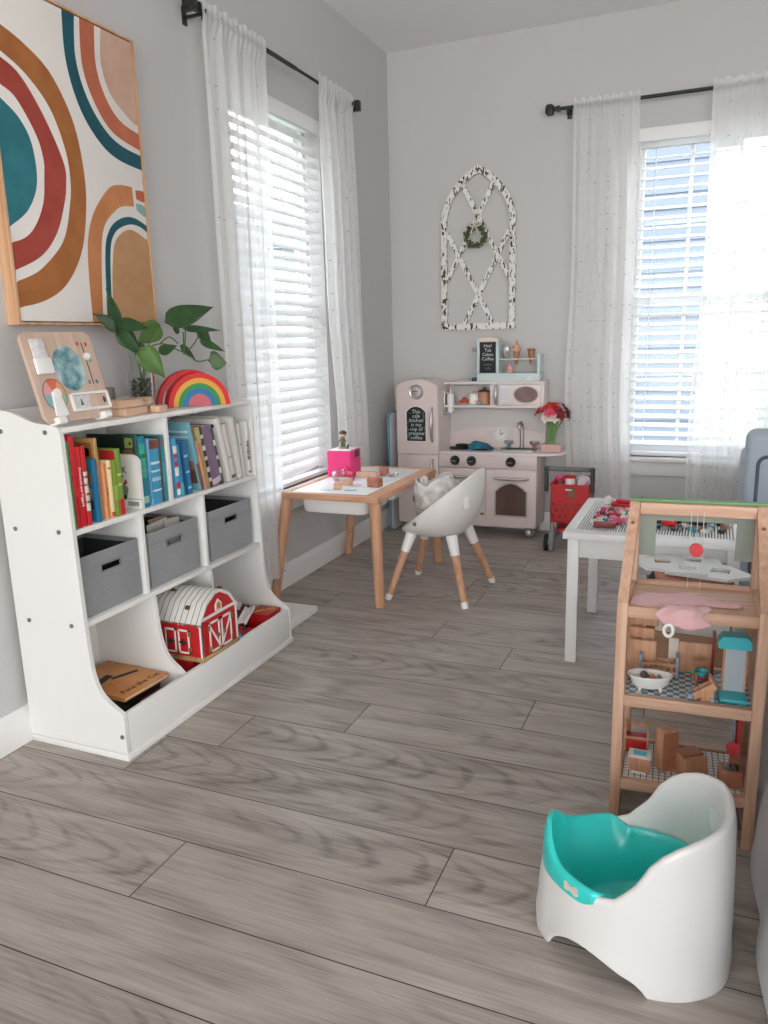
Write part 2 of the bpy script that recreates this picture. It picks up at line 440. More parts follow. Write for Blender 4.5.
def curtain(label, along, T, edges, ztop, zbot, amp, folds, seed):
    """edges: list of (z, s0, s1) = where the panel's two sides run; T maps (s, depth, z) into the room"""
    rr = random.Random(seed); ph = [rr.uniform(0, 6.3) for _ in range(4)]
    nu, nv = 120, 44
    es = sorted(edges)
    def side(z, k):
        if z <= es[0][0]: return es[0][k]
        for a, b in zip(es, es[1:]):
            if z <= b[0]:
                t = sstep(0, 1, (z-a[0])/(b[0]-a[0])); return a[k]+(b[k]-a[k])*t
        return es[-1][k]
    vs, uvs = [], []
    for i in range(nu+1):
        for j in range(nv+1):
            u, v = i/nu, j/nv; z = zbot+(ztop-zbot)*v
            a, b = side(z, 1), side(z, 2)
            k = 1-.55*sstep(ztop-.35, ztop, z)
            w = u+.018*sin(3.1*v+ph[2]+u*4)*(1-v)
            s = a+(b-a)*w
            d = amp*k*(sin(2*pi*folds*w+ph[0]+.7*sin(2.2*v+ph[1])) + .30*sin(2*pi*folds*2.3*w+ph[3]+1.1*v))
            top = sstep(ztop-.075, ztop-.06, z)
            if top > 0: d = d*(1-top) + top*(.0125+.003*cos(2*pi*folds*3.2*u+ph[1]))
            vs.append(T @ Vector((s, d, z+(.006*sin(2*pi*folds*1.7*u) if v == 1 else 0)+(.008*sin(5*u+ph[2]) if v == 0 else 0))))
            uvs.append((u*abs(edges[-1][2]-edges[-1][1])*1.8, z))
    fs = [(i*(nv+1)+j, (i+1)*(nv+1)+j, (i+1)*(nv+1)+j+1, i*(nv+1)+j+1) for i in range(nu) for j in range(nv)]
    me = bpy.data.meshes.new('sheer_curtain'); me.from_pydata([q[:] for q in vs], [], fs); me.materials.append(SHEER)
    ul = me.uv_layers.new(name='cloth')
    for l in me.loops: ul.data[l.index].uv = uvs[l.vertex_index]
    me.polygons.foreach_set('use_smooth', [True]*len(me.polygons))
    o = bpy.data.objects.new('sheer_curtain', me); COL.objects.link(o)
    return tag(o, label, 'curtain', 'sheer white curtains with woven flecks')
TL = Matrix(((0, 1, 0, -1.612), (1, 0, 0, 0), (0, 0, 1, 0), (0, 0, 0, 1)))
TB = Matrix(((1, 0, 0, 0), (0, -1, 0, 4.1), (0, 0, 1, 0), (0, 0, 0, 1)))
curtain('sheer flecked curtain hanging behind the bookcase end, its hem above the floor', 'y', TL, [(.1, 2.45, 2.72), (1.0, 2.38, 2.735), (2.13, 2.378, 2.775)], 2.145, .10, .012, 4, 3)
curtain('narrow sheer curtain between the play table window and the room corner', 'y', TL, [(.3, 3.32, 3.63), (.6, 3.28, 3.63), (1.3, 3.22, 3.575), (2.13, 3.20, 3.54)], 2.15, .25, .011, 4, 9)
curtain('sheer flecked curtain hanging behind the red toy shopping cart', 'x', TB, [(.05, -.665, -.345), (.8, -.70, -.375), (1.4, -.685, -.375), (2.13, -.69, -.384)], 2.145, .06, .011, 5, 5)
curtain('sheer curtain glowing before the blind, hanging behind the blue-grey armchair', 'x', TB, [(.05, -.09, .30), (.5, -.10, .33), (1.5, -.068, .42), (2.13, -.072, .42)], 2.15, .06, .011, 6, 8)

def rod(label, T, s0, s1, brackets, fin0, fin1):
    r = thing('curtain_rod', label, 'curtain rod'); r.matrix_world = T
    sm = s0+(s1-s0)*.55
    MB().cyl((s0, 0, 0), (sm, 0, 0), .0085, n=14).cyl((sm-.02, 0, 0), (s1, 0, 0), .0065, n=14).build('rod', BLACK, r)
    for k, (s, d, on) in enumerate(((s0, -1, fin0), (s1, 1, fin1))):
        if not on: continue
        f = MB()
        for a, b, c in ((0, .018, .013), (.018, .03, .009), (.03, .036, .018), (.036, .064, .022), (.064, .07, .016)):
            f.box(s+d*a, s+d*b, -c, c, -c, c, .002)
        f.build('finial', BLACK, r)
    for s in brackets:
        MB().box(s-.012, s+.012, .068, .0725, -.035, .02, .001).box(s-.006, s+.006, -.006, .07, -.016, -.008, .001).tube([(s, -.014, 0), (s, -.012, -.012), (s, 0, -.016), (s, .012, -.012)], .004, 8).cyl((s, .0, -.03), (s, .0, -.012), .004, n=8).build('bracket', BLACK, r)
rod('black curtain rod with square finials above the window beside the bookcase', Matrix(((0, -1, 0, -1.612), (1, 0, 0, 0), (0, 0, 1, 2.118), (0, 0, 0, 1))), 2.375, 3.545, (2.39, 3.53), True, True)
rod('black curtain rod with square finial above the window behind the cart', Matrix(((1, 0, 0, 0), (0, 1, 0, 4.1), (0, 0, 1, 2.118), (0, 0, 0, 1))), -.755, .50, (-.72, .47), True, True)
# ---------------------------------------------------------------- bookcase along the left wall
BK = thing('cubby_bookcase', 'long white cubby bookcase with curved sides against the wall', 'bookcase', (-1.5, 1.842, 0))
XB = -1.665
prof = [(XB, .02), (-1.335, .02), (-1.335, .122), (-1.34, .132), (-1.365, .147), (-1.393, .167), (-1.412, .195), (-1.425, .25), (-1.431, .37), (-1.435, .57), (-1.438, .8), (-1.440, .85), (-1.45, .864), (-1.48, .870), (-1.513, .873), (-1.545, .882), (-1.585, .896), (-1.62, .903), (XB, .905)]
lo = prof[:3]; cur = smoothline(prof[3:], 3)
prof = lo + cur
for y in (1.411, 2.2605):
    MB().prism(prof, 'y', y, y+.0125).build('side_panel', WHITE, BK, True)
MB().box(XB, XB+.008, 1.4236, 2.2604, .02, .90).build('back_panel', WHITE, BK, True)
for z0, z1, x1 in ((.848, .862, -1.44), (.592, .606, -1.437), (.350, .364, -1.434), (.022, .036, -1.348)):
    MB().box(XB+.008, x1, 1.4236, 2.2604, z0, z1, .0015).build('shelf', WHITE, BK, True)
for y0, z0, z1 in ((1.804, .606, .848), (1.665, .364, .592), (1.952, .364, .592)):
    MB().box(XB+.008, -1.44, y0, y0+.014, z0, z1, .001).build('divider', WHITE, BK, True)
dp = [(XB+.008, .036), (-1.35, .036), (-1.35, .125), (-1.365, .14), (-1.393, .163), (-1.412, .192), (-1.425, .25), (-1.432, .350), (XB+.008, .350)]
for y0 in (1.679, 1.951): MB().prism(dp[:3]+smoothline(dp[3:8], 4)+dp[8:], 'y', y0, y0+.013).build('divider', WHITE, BK, True)
MB().box(-1.349, -1.335, 1.4265, 2.2575, .02, .128, .002).build('front_lip', WHITE, BK, True)
MB().box(XB, -1.329, 1.407, 2.277, 0, .019, .004).build('plinth', WHITE, BK, True)
for x, z in ((-1.631, .851), (-1.485, .851), (-1.625, .601), (-1.479, .602), (-1.619, .354), (-1.474, .355), (-1.346, .067)):
    MB().cyl((x, 1.4085, z), (x, 1.412, z), .0058, n=14).build('screw_cap', mat('grey_screw_cap', '#6A6763', .5), BK, True)

# ---------------------------------------------------------------- books
PAGES = mat('book_pages', '#E7E0D2', .8, noise=(300, .5, '#D3CABA'))
def book(y0, y1, ztop, hexc, label, lean=0, depth=.17, x=-1.446, title=None, tcol='#F2F0EA', deco=None, hard=True, z0=.607, spine2=None):
    """standing book, spine towards the room; y0..y1 at its foot, lean = how far its top is shifted in y"""
    th = y1-y0; h = ztop-z0
    a = math.atan2(lean, h); H = h/cos(a)
    # pivot on the lower corner the book leans over
    r = thing('book', label, 'book', (x, y0 if lean <= 0 else y1, z0), 0, 'books in the bookcase cubbies', rot=(-a, 0, 0))
    o = 0 if lean <= 0 else -th
    m = mat('cover_'+hexc.strip('#'), hexc, .38, noise=(26, .35, hexc if hard else hexc))
    c = .0022 if th > .007 else .0012
    b = MB().box(-depth, 0, o, o+c, 0, H, .0007).box(-depth, 0, o+th-c, o+th, 0, H, .0007)
    sp = [(0, o), (.0022, o+th*.2), (.003, o+th*.5), (.0022, o+th*.8), (0, o+th)]
    b.prism([(-.002, o+.0004)]+sp+[(-.002, o+th-.0004)], 'z', 0, H)
    co = b.build('cover', m, r)
    MB().box(-depth+.004, -.002, o+c, o+th-c, .003, H-.003).build('pages', PAGES, r)
    if spine2:      # a second colour on the spine: (from, to, hex) as shares of the height
        s = MB()
        for k, (f0, f1, hx) in enumerate(spine2):
            MB().prism([(-.0016, o+.0004)]+[(px+.0004, py) for px, py in sp]+[(-.0016, o+th-.0004)], 'z', H*f0, H*f1).build('spine_band', mat('cover_'+hx.strip('#'), hx, .4), co)
    if title:
        s = min(th*.62, .011)
        text(title, s, Matrix.Translation((.0034, o+th/2, H*.5)) @ Euler((R_(90), 0, R_(90))).to_matrix().to_4x4() @ Euler((0, 0, R_(-90))).to_matrix().to_4x4(), mat('ink_'+tcol.strip('#'), tcol, .6), co, 'spine_lettering')
    if deco:        # patches printed on the front cover (facing the reader): (x share, z share, w, h, hex)
        for dx, dz, dw, dh, hx in deco:
            MB().prism(rrect(-depth*(dx+dw), -depth*dx, H*dz, H*(dz+dh), .004, 3), 'y', o-.0004, o+.0005).build('cover_picture', mat('print_'+hx.strip('#'), hx, .6), co)
    return r
book(1.4305, 1.440, .828, '#3F8B4A', 'thin green picture book at the end of the shelf against the side panel', title=None)
book(1.4425, 1.4585, .840, '#C6202B', 'tallest red book, standing second beside the thin green one', spine2=[(.0, .35, '#B5121F')])
book(1.460, 1.4775, .809, '#CB1F28', 'red book with white lettering down its spine', title='Dinosaurs and Diggers', x=-1.449)
book(1.4785, 1.4925, .809, '#BF1E26', 'slim red book with a black and cream label on its spine', spine2=[(.18, .68, '#D8D0C2'), (.28, .31, '#2A2523'), (.38, .41, '#2A2523'), (.50, .53, '#2A2523'), (.60, .63, '#2A2523')])
book(1.512, 1.5285, .770, '#1C6C95', 'blue book showing brown pictures on its cover', deco=[(.04, .62, .4, .2, '#8A5F44'), (.06, .38, .34, .16, '#C08A60'), (.04, .2, .32, .15, '#26323A'), (.12, .03, .25, .1, '#E5E2DA')])
book(1.5355, 1.547, .822, '#B98C55', 'tall tan book rising behind the blue one', deco=[(.05, .7, .4, .25, '#A06E42'), (.1, .78, .22, .1, '#6E4028')], x=-1.456)
book(1.5475, 1.553, .757, '#D99A72', 'thin peach book before the tan one', x=-1.449)
book(1.554, 1.5645, .752, '#D98A43', 'slim orange book with pale print', title='little tales', tcol='#8A4B1A', x=-1.451)
book(1.5655, 1.578, .760, '#E5CFA0', 'cream spined book in the middle of the first cubby', spine2=[(.02, .1, '#B4492F'), (.85, .88, '#9A7A42')])
book(1.579, 1.5985, .758, '#7C9A35', 'plain olive green book with yellow spine print', spine2=[(.3, .55, '#8FAE45')])
book(1.5995, 1.6165, .786, '#71963C', 'green book with red at the foot of its spine', spine2=[(0, .24, '#C01F26'), (.6, .63, '#D8C26A'), (.45, .48, '#D8C26A')], deco=[(.02, .78, .3, .2, '#B3202A')])
# white board book turned so that its cover shows, rounded upper corner
t = thing('book', 'white board book with rounded corners, a barcode and a grey animal on its cover', 'book', (-1.438, 1.674, .607), 0, 'books in the bookcase cubbies')
bp_ = [(-.11, 0), (0, 0), (0, .135), (-.008, .146), (-.022, .152), (-.11, .152)]
co = MB().prism(bp_, 'y', 0, .012).build('cover', mat('cover_white_board', '#E6E1DB', .4), t)
text('D\nUCK\nW', .026, T_(-.068, -.0006, .108, rx=90), mat('ink_dark', '#23282A', .6), co, 'cover_lettering', spacing=.85)
d = MB().ell((-.062, -.0006, .056), (.022, .0012, .012), 14, 6).ell((-.058, -.0006, .048), (.016, .0012, .014), 14, 6)
d.build('cover_picture', mat('print_grey', '#80807F', .7), co)
MB().ell((-.066, -.0006, .036), (.02, .001, .013), 14, 6).build('cover_picture', mat('print_darkgreen', '#2A3B26', .7), co)
MB().ell((-.048, -.0006, .075), (.005, .001, .007), 10, 6).ell((-.054, -.0006, .07), (.007, .001, .003), 10, 6).build('cover_picture', mat('print_rust', '#A8452C', .7), co)
MB().box(-.11, 0, -.0004, .001, .027, .0285).build('cover_rule', mat('ink_dark', '#23282A'), co)
d = MB()
for k in range(12): d.box(-.045+k*.0032, -.045+k*.0032+(.0012 if k % 3 else .002), -.0006, .001, .008, .021)
d.build('barcode', mat('ink_dark', '#23282A'), co)
book(1.6875, 1.694, .812, '#1E3A2B', 'tall dark green book whose cover top shows an owl like animal above the white one', deco=[(.05, .82, .16, .14, '#7C8A4A'), (.08, .86, .04, .05, '#E4DFC8'), (.24, .78, .5, .2, '#16241C'), (.06, .70, .2, .1, '#7A4B32')], x=-1.453)
book(1.695, 1.719, .806, '#1C7C8C', 'thick teal book with green flecked spine', spine2=[(.42, .9, '#3FA58F'), (.5, .55, '#E6E3D2'), (.7, .76, '#2E9A4A'), (.06, .16, '#8FC3B3')], lean=0)
book(1.7275, 1.735, .797, '#5E9FC4', 'slim pale blue book beside the thick teal one', spine2=[(.1, .5, '#3F86AE')])
book(1.7365, 1.7745, .792, '#3F97BE', 'thick blue book with a speckled white pattern', spine2=[(.86, .99, '#7A4026'), (.62, .66, '#CFE3EC'), (.5, .53, '#CFE3EC'), (.36, .42, '#A9D0E2'), (.2, .23, '#CFE3EC')])
book(1.7755, 1.783, .797, '#3A3431', 'thin dark brown book near the divider')
book(1.7845, 1.8005, .800, '#2E8A94', 'dark teal book against the middle divider', spine2=[(.84, .96, '#6F6A66'), (.3, .6, '#3C9AA0')])
# second cubby
book(1.843, 1.8605, .786, '#4A9CC6', 'narrow book with red and white spots on its spine', lean=-.006, spine2=[(.04, .14, '#E8E3DC'), (.15, .25, '#C3252D'), (.36, .5, '#E8E3DC'), (.52, .6, '#C3252D'), (.66, .72, '#C3252D'), (.74, .86, '#E8E3DC')])
book(1.864, 1.879, .764, '#2C86B4', 'small bright blue book with turquoise foot', lean=-.012, spine2=[(0, .25, '#3FB0C0')])
book(1.881, 1.8965, .760, '#164B73', 'small navy blue book between two brighter blue ones', lean=-.013)
book(1.8985, 1.918, .769, '#2272A3', 'blue book with pale speckles along its spine edge', lean=-.016, spine2=[(.1, .14, '#9CCBE0'), (.4, .44, '#9CCBE0'), (.7, .74, '#9CCBE0')])
book(1.962, 1.978, .820, '#6FA6B4', 'tall pale teal picture book leaning behind the small blue ones', lean=-.048, deco=[(.02, .86, .6, .03, '#E3EEF0'), (.02, .78, .55, .03, '#D5E4E8'), (.04, .1, .25, .22, '#6B4A3A'), (.04, .3, .22, .14, '#A5694A')], spine2=[(.0, .4, '#6D5B52')])
book(1.980, 1.987, .762, '#D48C82', 'thin pink and orange book leaning on the tall teal one', lean=-.032, spine2=[(.3, .7, '#DDA268')])
book(1.989, 2.008, .803, '#A98A5E', 'tan and olive book leaning beside the pink one', lean=-.038, spine2=[(.75, .99, '#A7AD6B')])
book(2.0095, 2.024, .800, '#3B3635', 'black and cream patterned book leaning in the second cubby', lean=-.040, spine2=[(.1, .16, '#CFC8BE'), (.26, .34, '#CFC8BE'), (.46, .52, '#CFC8BE'), (.62, .7, '#CFC8BE'), (.82, .88, '#CFC8BE')])
book(2.026, 2.072, .795, '#7D6480', 'thick purple book leaning in the second cubby', lean=-.042, spine2=[(.02, .12, '#C9B9C4')])
book(2.0735, 2.085, .790, '#4A4645', 'narrow book with black and white blotches beside the purple one', lean=-.043, spine2=[(.2, .3, '#D6D2CC'), (.45, .52, '#D6D2CC'), (.7, .8, '#D6D2CC')])
book(2.110, 2.132, .818, '#D9D6D2', 'tall white book with dark dots along its top', lean=-.050, deco=[(.06, .86, .07, .06, '#3A3230'), (.2, .86, .07, .06, '#6A3A36'), (.34, .86, .07, .06, '#2E3330')])
book(2.1345, 2.158, .795, '#CFC9C2', 'off white book with faint brown print leaning near the end', lean=-.042, spine2=[(.04, .1, '#57504B'), (.4, .43, '#9A938B')])
book(2.171, 2.197, .815, '#D4D0CB', 'tall grey white book leaning near the far side panel', lean=-.034)
book(2.2005, 2.214, .790, '#C4C1BD', 'light grey book second from the far side panel', lean=-.02, spine2=[(.6, .63, '#8D8A86')])
b_ = book(2.235, 2.252, .792, '#DEDCD9', 'white book with black marks down its spine at the far side panel', lean=-.010, spine2=[(.30+.04*k, .30+.04*k+(.022 if k % 3 else .03), '#35322F') for k in range(9)]+[(.05, .09, '#77726D')])

# ---------------------------------------------------------------- fabric bins
FELT = mat('grey_felt', '#8F9092', .9, noise=(160, .5, '#7F8082'), bump=(500, .25), sheen=.2)
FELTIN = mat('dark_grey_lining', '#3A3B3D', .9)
def fabric_bin(y0, y1, ztop, label, x1=-1.452):
    z0 = .366; h = ztop-z0; w = y1-y0; D = .20; t = .004
    r = thing('fabric_bin', label, 'storage bin', (x1-D/2, (y0+y1)/2, z0), 0, 'grey fabric bins in the middle row')
    a, b = -w/2, w/2; X = D/2
    zc0, zc1 = h*.66, h*.77; hw = .036
    f = MB().box(X-t, X, a, b, 0, zc0, .0012).box(X-t, X, a, b, zc1, h, .0012).box(X-t, X, a, -hw, zc0, zc1).box(X-t, X, hw, b, zc0, zc1)
    f.box(-X, -X+t, a, b, 0, h, .0012).box(-X+t, X-t, a, a+t, 0, h, .0012).box(-X+t, X-t, b-t, b, 0, h, .0012).box(-X+t, X-t, a+t, b-t, 0, t)
    f.build('body', FELT, r)
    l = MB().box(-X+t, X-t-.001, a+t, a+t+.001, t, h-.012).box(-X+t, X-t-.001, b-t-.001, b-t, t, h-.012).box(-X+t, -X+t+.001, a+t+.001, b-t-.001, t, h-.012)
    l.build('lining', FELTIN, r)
    g = MB(); o = rrect(-hw-.004, hw+.004, zc0-.004, zc1+.004, .005, 3); i = rrect(-hw+.001, hw-.001, zc0+.001, zc1-.001, .003, 3)
    g.band(o, i, 'x', X-.0005, X+.0012, closed=True)
    g.build('handle_rim', mat('grey_handle_stitch', '#7E7F81', .8), r)
    return r
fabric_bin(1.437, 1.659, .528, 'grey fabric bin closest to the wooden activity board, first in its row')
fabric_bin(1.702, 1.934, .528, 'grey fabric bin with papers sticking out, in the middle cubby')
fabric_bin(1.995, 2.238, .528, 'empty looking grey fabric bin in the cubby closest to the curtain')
for k, (dx, y0, y1, z, tilt, hx, lb) in enumerate(((-.035, 1.85, 1.925, .532, 12, '#D9D4CB', 'white sheet of paper sticking out of the middle grey bin'), (-.055, 1.84, 1.925, .540, 20, '#C7A48A', 'tan printed card standing in the middle grey bin'), (-.09, 1.80, 1.89, .532, -6, '#E4E0DA', 'pale folded leaflet at the back of the middle grey bin'))):
    m = MB().box(-.0015, .0015, -(y1-y0)/2, (y1-y0)/2, 0, z-.375, M=T_(0, 0, 0, ry=-tilt, rx=4*k-4))
    single(m, 'paper_card', mat('paper_'+hx.strip('#'), hx, .8, noise=(40, .5, '#8D7868' if k == 1 else '#CFC9BF')), lb, 'paper', 'papers in the middle grey bin', (-1.452+dx, (y0+y1)/2, .375))

# ---------------------------------------------------------------- lower compartments
t = thing('picture_box', 'black flat box lying under the orange picture book', 'box', (-1.53, 1.555, .0365))
MB().box(-.10, .10, -.115, .115, 0, .05, .003).build('base', mat('black_card', '#141416', .6), t)
MB().box(-.102, .102, -.117, .117, .05, .082, .003).build('lid', mat('black_card', '#141416', .6), t)
t = thing('book', 'orange picture book lying flat on the black box', 'book', (-1.512, 1.583, .1186), -3)
OB = mat('orange_cover', '#DB9C58', .5, noise=(9, .8, '#C27A42'))
MB().box(-.118, .118, -.088, .088, .009, .0115, .0008).box(-.118, .118, -.088, .088, 0, .0025, .0008).box(-.118, .118, -.088, -.086, .002, .010).build('cover', OB, t)
MB().box(-.114, .114, -.0855, .084, .0025, .009).build('pages', PAGES, t)
INK = mat('ink_dark', '#23282A')
text('Pete the Cat', .028, T_(.088, .005, .0117, rz=90), INK, t, 'cover_lettering')
for q in ((-.02, -.045, .055, .012, 12), (.005, .03, .04, .007, -20)):
    MB().box(-q[2], q[2], -q[3], q[3], .0113, .0119, M=T_(q[0], q[1], 0, rz=90+q[4])).build('cover_stripe', mat('ink_navy', '#1B2530', .6), t)
text('good night', .013, T_(.045, -.01, .0117, rz=90), mat('ink_pink', '#E2A9A0'), t, 'cover_lettering')
for k, (x, y, z, hx, rz, lb) in enumerate(((-1.395, 1.625, .037, '#A03A2C', 8, 'red brown book lying in the first low compartment behind the lip'), (-1.405, 1.615, .056, '#5E4A3C', -5, 'dark brown book lying on the red brown one behind the lip'), (-1.4, 1.628, .070, '#B9604A', 4, 'rust coloured booklet topmost of the small pile behind the lip'))):
    t = thing('book', lb, 'book', (x, y, z), rz, 'books lying in the first low compartment')
    h = (.018, .013, .008)[k]
    m_ = mat('cover_'+hx.strip('#'), hx, .45)
    MB().box(-.038, .038, -.045, .045, 0, .002, .0005).box(-.038, .038, -.045, .045, h-.002, h, .0005).box(-.038, -.036, -.045, .045, .002, h-.002).build('cover', m_, t)
    MB().box(-.036, .0365, -.0435, .0435, .002, h-.002).build('pages', PAGES, t)

# red toy barn with latches
t = thing('toy_barn', 'red wooden toy barn with white gambrel roof, latches and cross braced doors', 'toy barn', (-1.425, 1.853, .129), 0)
BRED = mat('barn_red', '#C01A20', .5, noise=(40, .3, '#8E1318')); BW_ = mat('barn_white', '#E5E3DE', .5)
W2, D2 = .091, .085; ev = .128; bk = (.058, .168); rg = .192
gable = [(-W2, .012), (W2, .012), (W2, ev), (bk[0], bk[1]), (.012, rg), (-.012, rg), (-bk[0], bk[1]), (-W2, ev)]
MB().prism(gable, 'x', -D2, D2).build('body', BRED, t)
MB().box(-D2-.006, D2+.006, -W2-.006, W2+.006, 0, .013, .002).build('base', wood('barn_base', '#9E7A4E', '#C2A06E', 1), t)
o_ = [(-W2-.008, ev-.008), (-bk[0]-.003, bk[1]+.005), (-.012, rg+.006), (.012, rg+.006), (bk[0]+.003, bk[1]+.005), (W2+.008, ev-.008)]
i_ = [(-W2-.004, ev-.010), (-bk[0], bk[1]+.0005), (-.011, rg+.0005), (.011, rg+.0005), (bk[0], bk[1]+.0005), (W2+.004, ev-.010)]
rf = MB().band(o_, i_, 'x', -D2-.008, D2+.004).build('roof', mat('roof_white', '#DDDBD6', .55), t)
g = MB()
for k in range(9):
    x = -D2+.004+k*.0195
    for (a, b) in zip(o_[:-1], o_[1:]):
        g.tube([(x, a[0], a[1]+.0004), (x, b[0], b[1]+.0004)], .0009, 6)
g.build('seam_line', mat('roof_line', '#4B4A48', .7), rf)
for (x, y, z) in ((.03, -.072, .152), (-.05, -.03, .184), (.06, .05, .178)):
    MB().box(-.008, .008, -.006, .006, 0, .004, .001, M=T_(x, y, z+.006, rx=45 if y < -.05 else 0)).tube([(x-.006, y, z+.009), (x, y, z+.014), (x+.006, y, z+.009)], .0014, 6).build('roof_latch', mat('brass_latch', '#8A6A4A', .35, .8), rf)
# trim and doors on the gable front (local +x) and the side (local -y)
tr_ = MB()
for a, b in zip(gable[1:], gable[2:]+gable[:1]):
    if a[1] < .02 and b[1] < .02: continue
    d = Vector((b[0]-a[0], b[1]-a[1])).normalized()*.0035; n = Vector((-d.y, d.x))
    tr_.prism([(a[0]-n.x, a[1]-n.y), (b[0]-n.x, b[1]-n.y), (b[0]+n.x, b[1]+n.y), (a[0]+n.x, a[1]+n.y)], 'x', D2, D2+.002)
tr_.box(D2, D2+.002, -W2, W2, ev-.004, ev+.005).box(-D2, D2, -W2-.002, -W2, ev-.012, ev-.004)
tr_.box(D2-.006, D2+.002, -W2-.002, -W2+.003, .012, ev)
tr_.build('trim', BW_, t)
for s in (-1, 1):
    d = MB(); y0, y1 = (.004, .058) if s > 0 else (-.058, -.004)
    d.box(D2, D2+.004, y0, y1, .016, .112, .001)
    dr = d.build('door', BRED, t)
    e = MB(); X0, X1 = D2+.004, D2+.0055
    e.box(X0, X1, y0, y0+.007, .016, .112).box(X0, X1, y1-.007, y1, .016, .112).box(X0, X1, y0, y1, .016, .023).box(X0, X1, y0, y1, .105, .112)
    p, q = ((y0, .108), (y1, .02)) if s < 0 else ((y0, .02), (y1, .108))
    n = Vector((q[1]-p[1], p[0]-q[0])).normalized()*.0035
    e.prism([(p[0]-n.x, p[1]-n.y), (q[0]-n.x, q[1]-n.y), (q[0]+n.x, q[1]+n.y), (p[0]+n.x, p[1]+n.y)], 'x', X0, X1-.0003)
    e.build('door_brace', BW_, dr)
    h = MB()
    for z in (.03, .095): MB().box(X0, X1+.001, (y1-.004 if s > 0 else y0-.008), (y1+.008 if s > 0 else y0+.004), z-.008, z+.008, .001).build('hinge', mat('brass_hinge', '#A8895F', .35, .8), dr)
    MB().cyl((X0, (y0+.012 if s > 0 else y1-.012), .062), (X1+.004, (y0+.012 if s > 0 else y1-.012), .062), .006, n=12).build('latch', mat('brass_hinge', '#A8895F'), dr)
w_ = [(-.016, .135), (.016, .135), (.016, .155), (0, .170), (-.016, .155)]
wn = MB().prism(w_, 'x', D2, D2+.003).build('loft_window', BW_, t)
MB().prism([(-.010, .139), (.010, .139), (.010, .153), (0, .162), (-.010, .153)], 'x', D2+.003, D2+.004).build('window_picture', mat('print_amber', '#B9803F', .6), wn)
for s in (-1, 1):
    x0, x1 = (.004, .044) if s > 0 else (-.044, -.004)
    dr = MB().box(x0, x1, -W2-.004, -W2, .022, .098, .001).build('door', BRED, t)
    e = MB(); Y0, Y1 = -W2-.0055, -W2-.004
    e.box(x0, x0+.005, Y0, Y1, .022, .098).box(x1-.005, x1, Y0, Y1, .022, .098).box(x0, x1, Y0, Y1, .022, .028).box(x0, x1, Y0, Y1, .092, .098)
    e.build('door_frame', BW_, dr)
    h = MB()
    for z in (.035, .085): MB().box(x1-.003 if s > 0 else x0-.007, x1+.007 if s > 0 else x0+.003, Y0-.001, Y1, z-.008, z+.008, .001).build('hinge', mat('brass_hinge', '#A8895F'), dr)
    c = (x0+x1)/2
    MB().tube([(c+.008*cos(2*pi*k/14), Y0-.002, .058+.008*sin(2*pi*k/14)) for k in range(14)], .0022, 6, loop=True).box(c-.004*s-.012, c-.004*s+.012, Y0-.003, Y0, .056, .060).build('latch', mat('dark_latch', '#4A3A30', .4, .7), dr)
# vine border under the eaves
v = MB(); rr = random.Random(3)
for k in range(40):
    x = -D2+2*D2*k/39
    v.ell((x, -W2-.003, ev-.012+rr.uniform(-.004, .004)), (.004, .002, .0035), 6, 4)
v.build('vine_border', mat('vine_green', '#4E5F45', .7, noise=(200, .8, '#B7B5A8')), t)
t = thing('toy_crate', 'red toy crate under the toy barn', 'toy box', (-1.445, 1.84, .0365))
c = MB(); c.box(-.06, .06, -.07, .07, 0, .006, .002)
for a in (-1, 1): c.box(-.06, .06, a*.07, a*.064, .006, .091, .002).box(a*.06, a*.054, -.064, .064, .006, .091, .002)
c.build('crate', RED, t); MB().box(-.063, .063, -.073, .073, .078, .091, .003).build('rim', RED, t)
single(MB().box(-.02, .02, -.028, .028, 0, .085, .004), 'toy_block', mat('black_plastic', '#1B1B1D', .4), 'black toy block standing beside the red crate under the barn', 'toy block', None, (-1.38, 1.925, .0365))

# loose toys in the last compartment
def bx(*a): return MB().box(*a)
t = thing('toy_tray', 'red toy tray with yellow marks standing in the last low compartment', 'toy tray', (-1.40, 2.200, .0365))
MB().box(-.040, .040, -.040, .048, 0, .092, .004).build('tray_body', RED, t)
MB().box(-.042, .042, -.042, .050, .092, .099, .003).build('rim', mat('red_plastic_dark', '#A81218', .4), t)
for k in range(5): MB().tube([(-.024+.011*k+.007*cos(2*pi*i/10), -.024+.013*k+.007*sin(2*pi*i/10), .0995) for i in range(10)], .0013, 5, loop=True).build('yellow_mark', mat('yellow_print', '#D9A53A', .6), t)
t = thing('toy_ladder', 'white toy ladder lying across the red toys', 'toy ladder', (-1.400, 2.088, .1565), 0, rot=(R_(3), R_(-8), R_(19)))
for s in (-1, 1): MB().box(s*.014-.0035, s*.014+.0035, -.07, .07, -.006, .006, .002).build('rail', WPLAST, t)
for k in range(9): MB().cyl((-.011, -.06+.015*k, 0), (.011, -.06+.015*k, 0), .003, n=8).build('rung', WPLAST, t)
t = thing('toy_truck', 'red toy truck under the white ladder', 'toy truck', (-1.42, 2.055, .0365), 14)
MB().box(-.05, .05, -.05, .06, .018, .066, .006).build('body', RED, t); MB().box(-.03, .042, -.048, -.008, .066, .098, .008).build('cab', RED, t)
MB().box(.041, .0435, -.042, -.016, .090, .106, .001).build('cab_window', mat('dark_window', '#2A3036', .2), t)
for x in (-.048, .048):
    for y in (-.026, .038): MB().cyl((x-.006, y, .018), (x+.006, y, .018), .018, n=18).build('wheel', mat('black_rubber', '#1C1C1C', .7), t)
single(MB().ell((0, 0, .016), .016, 18, 12), 'toy_ball', mat('blue_toy', '#1C87A8', .35), 'small turquoise ball behind the bookcase lip beside the barn', 'ball', None, (-1.372, 1.989, .105))
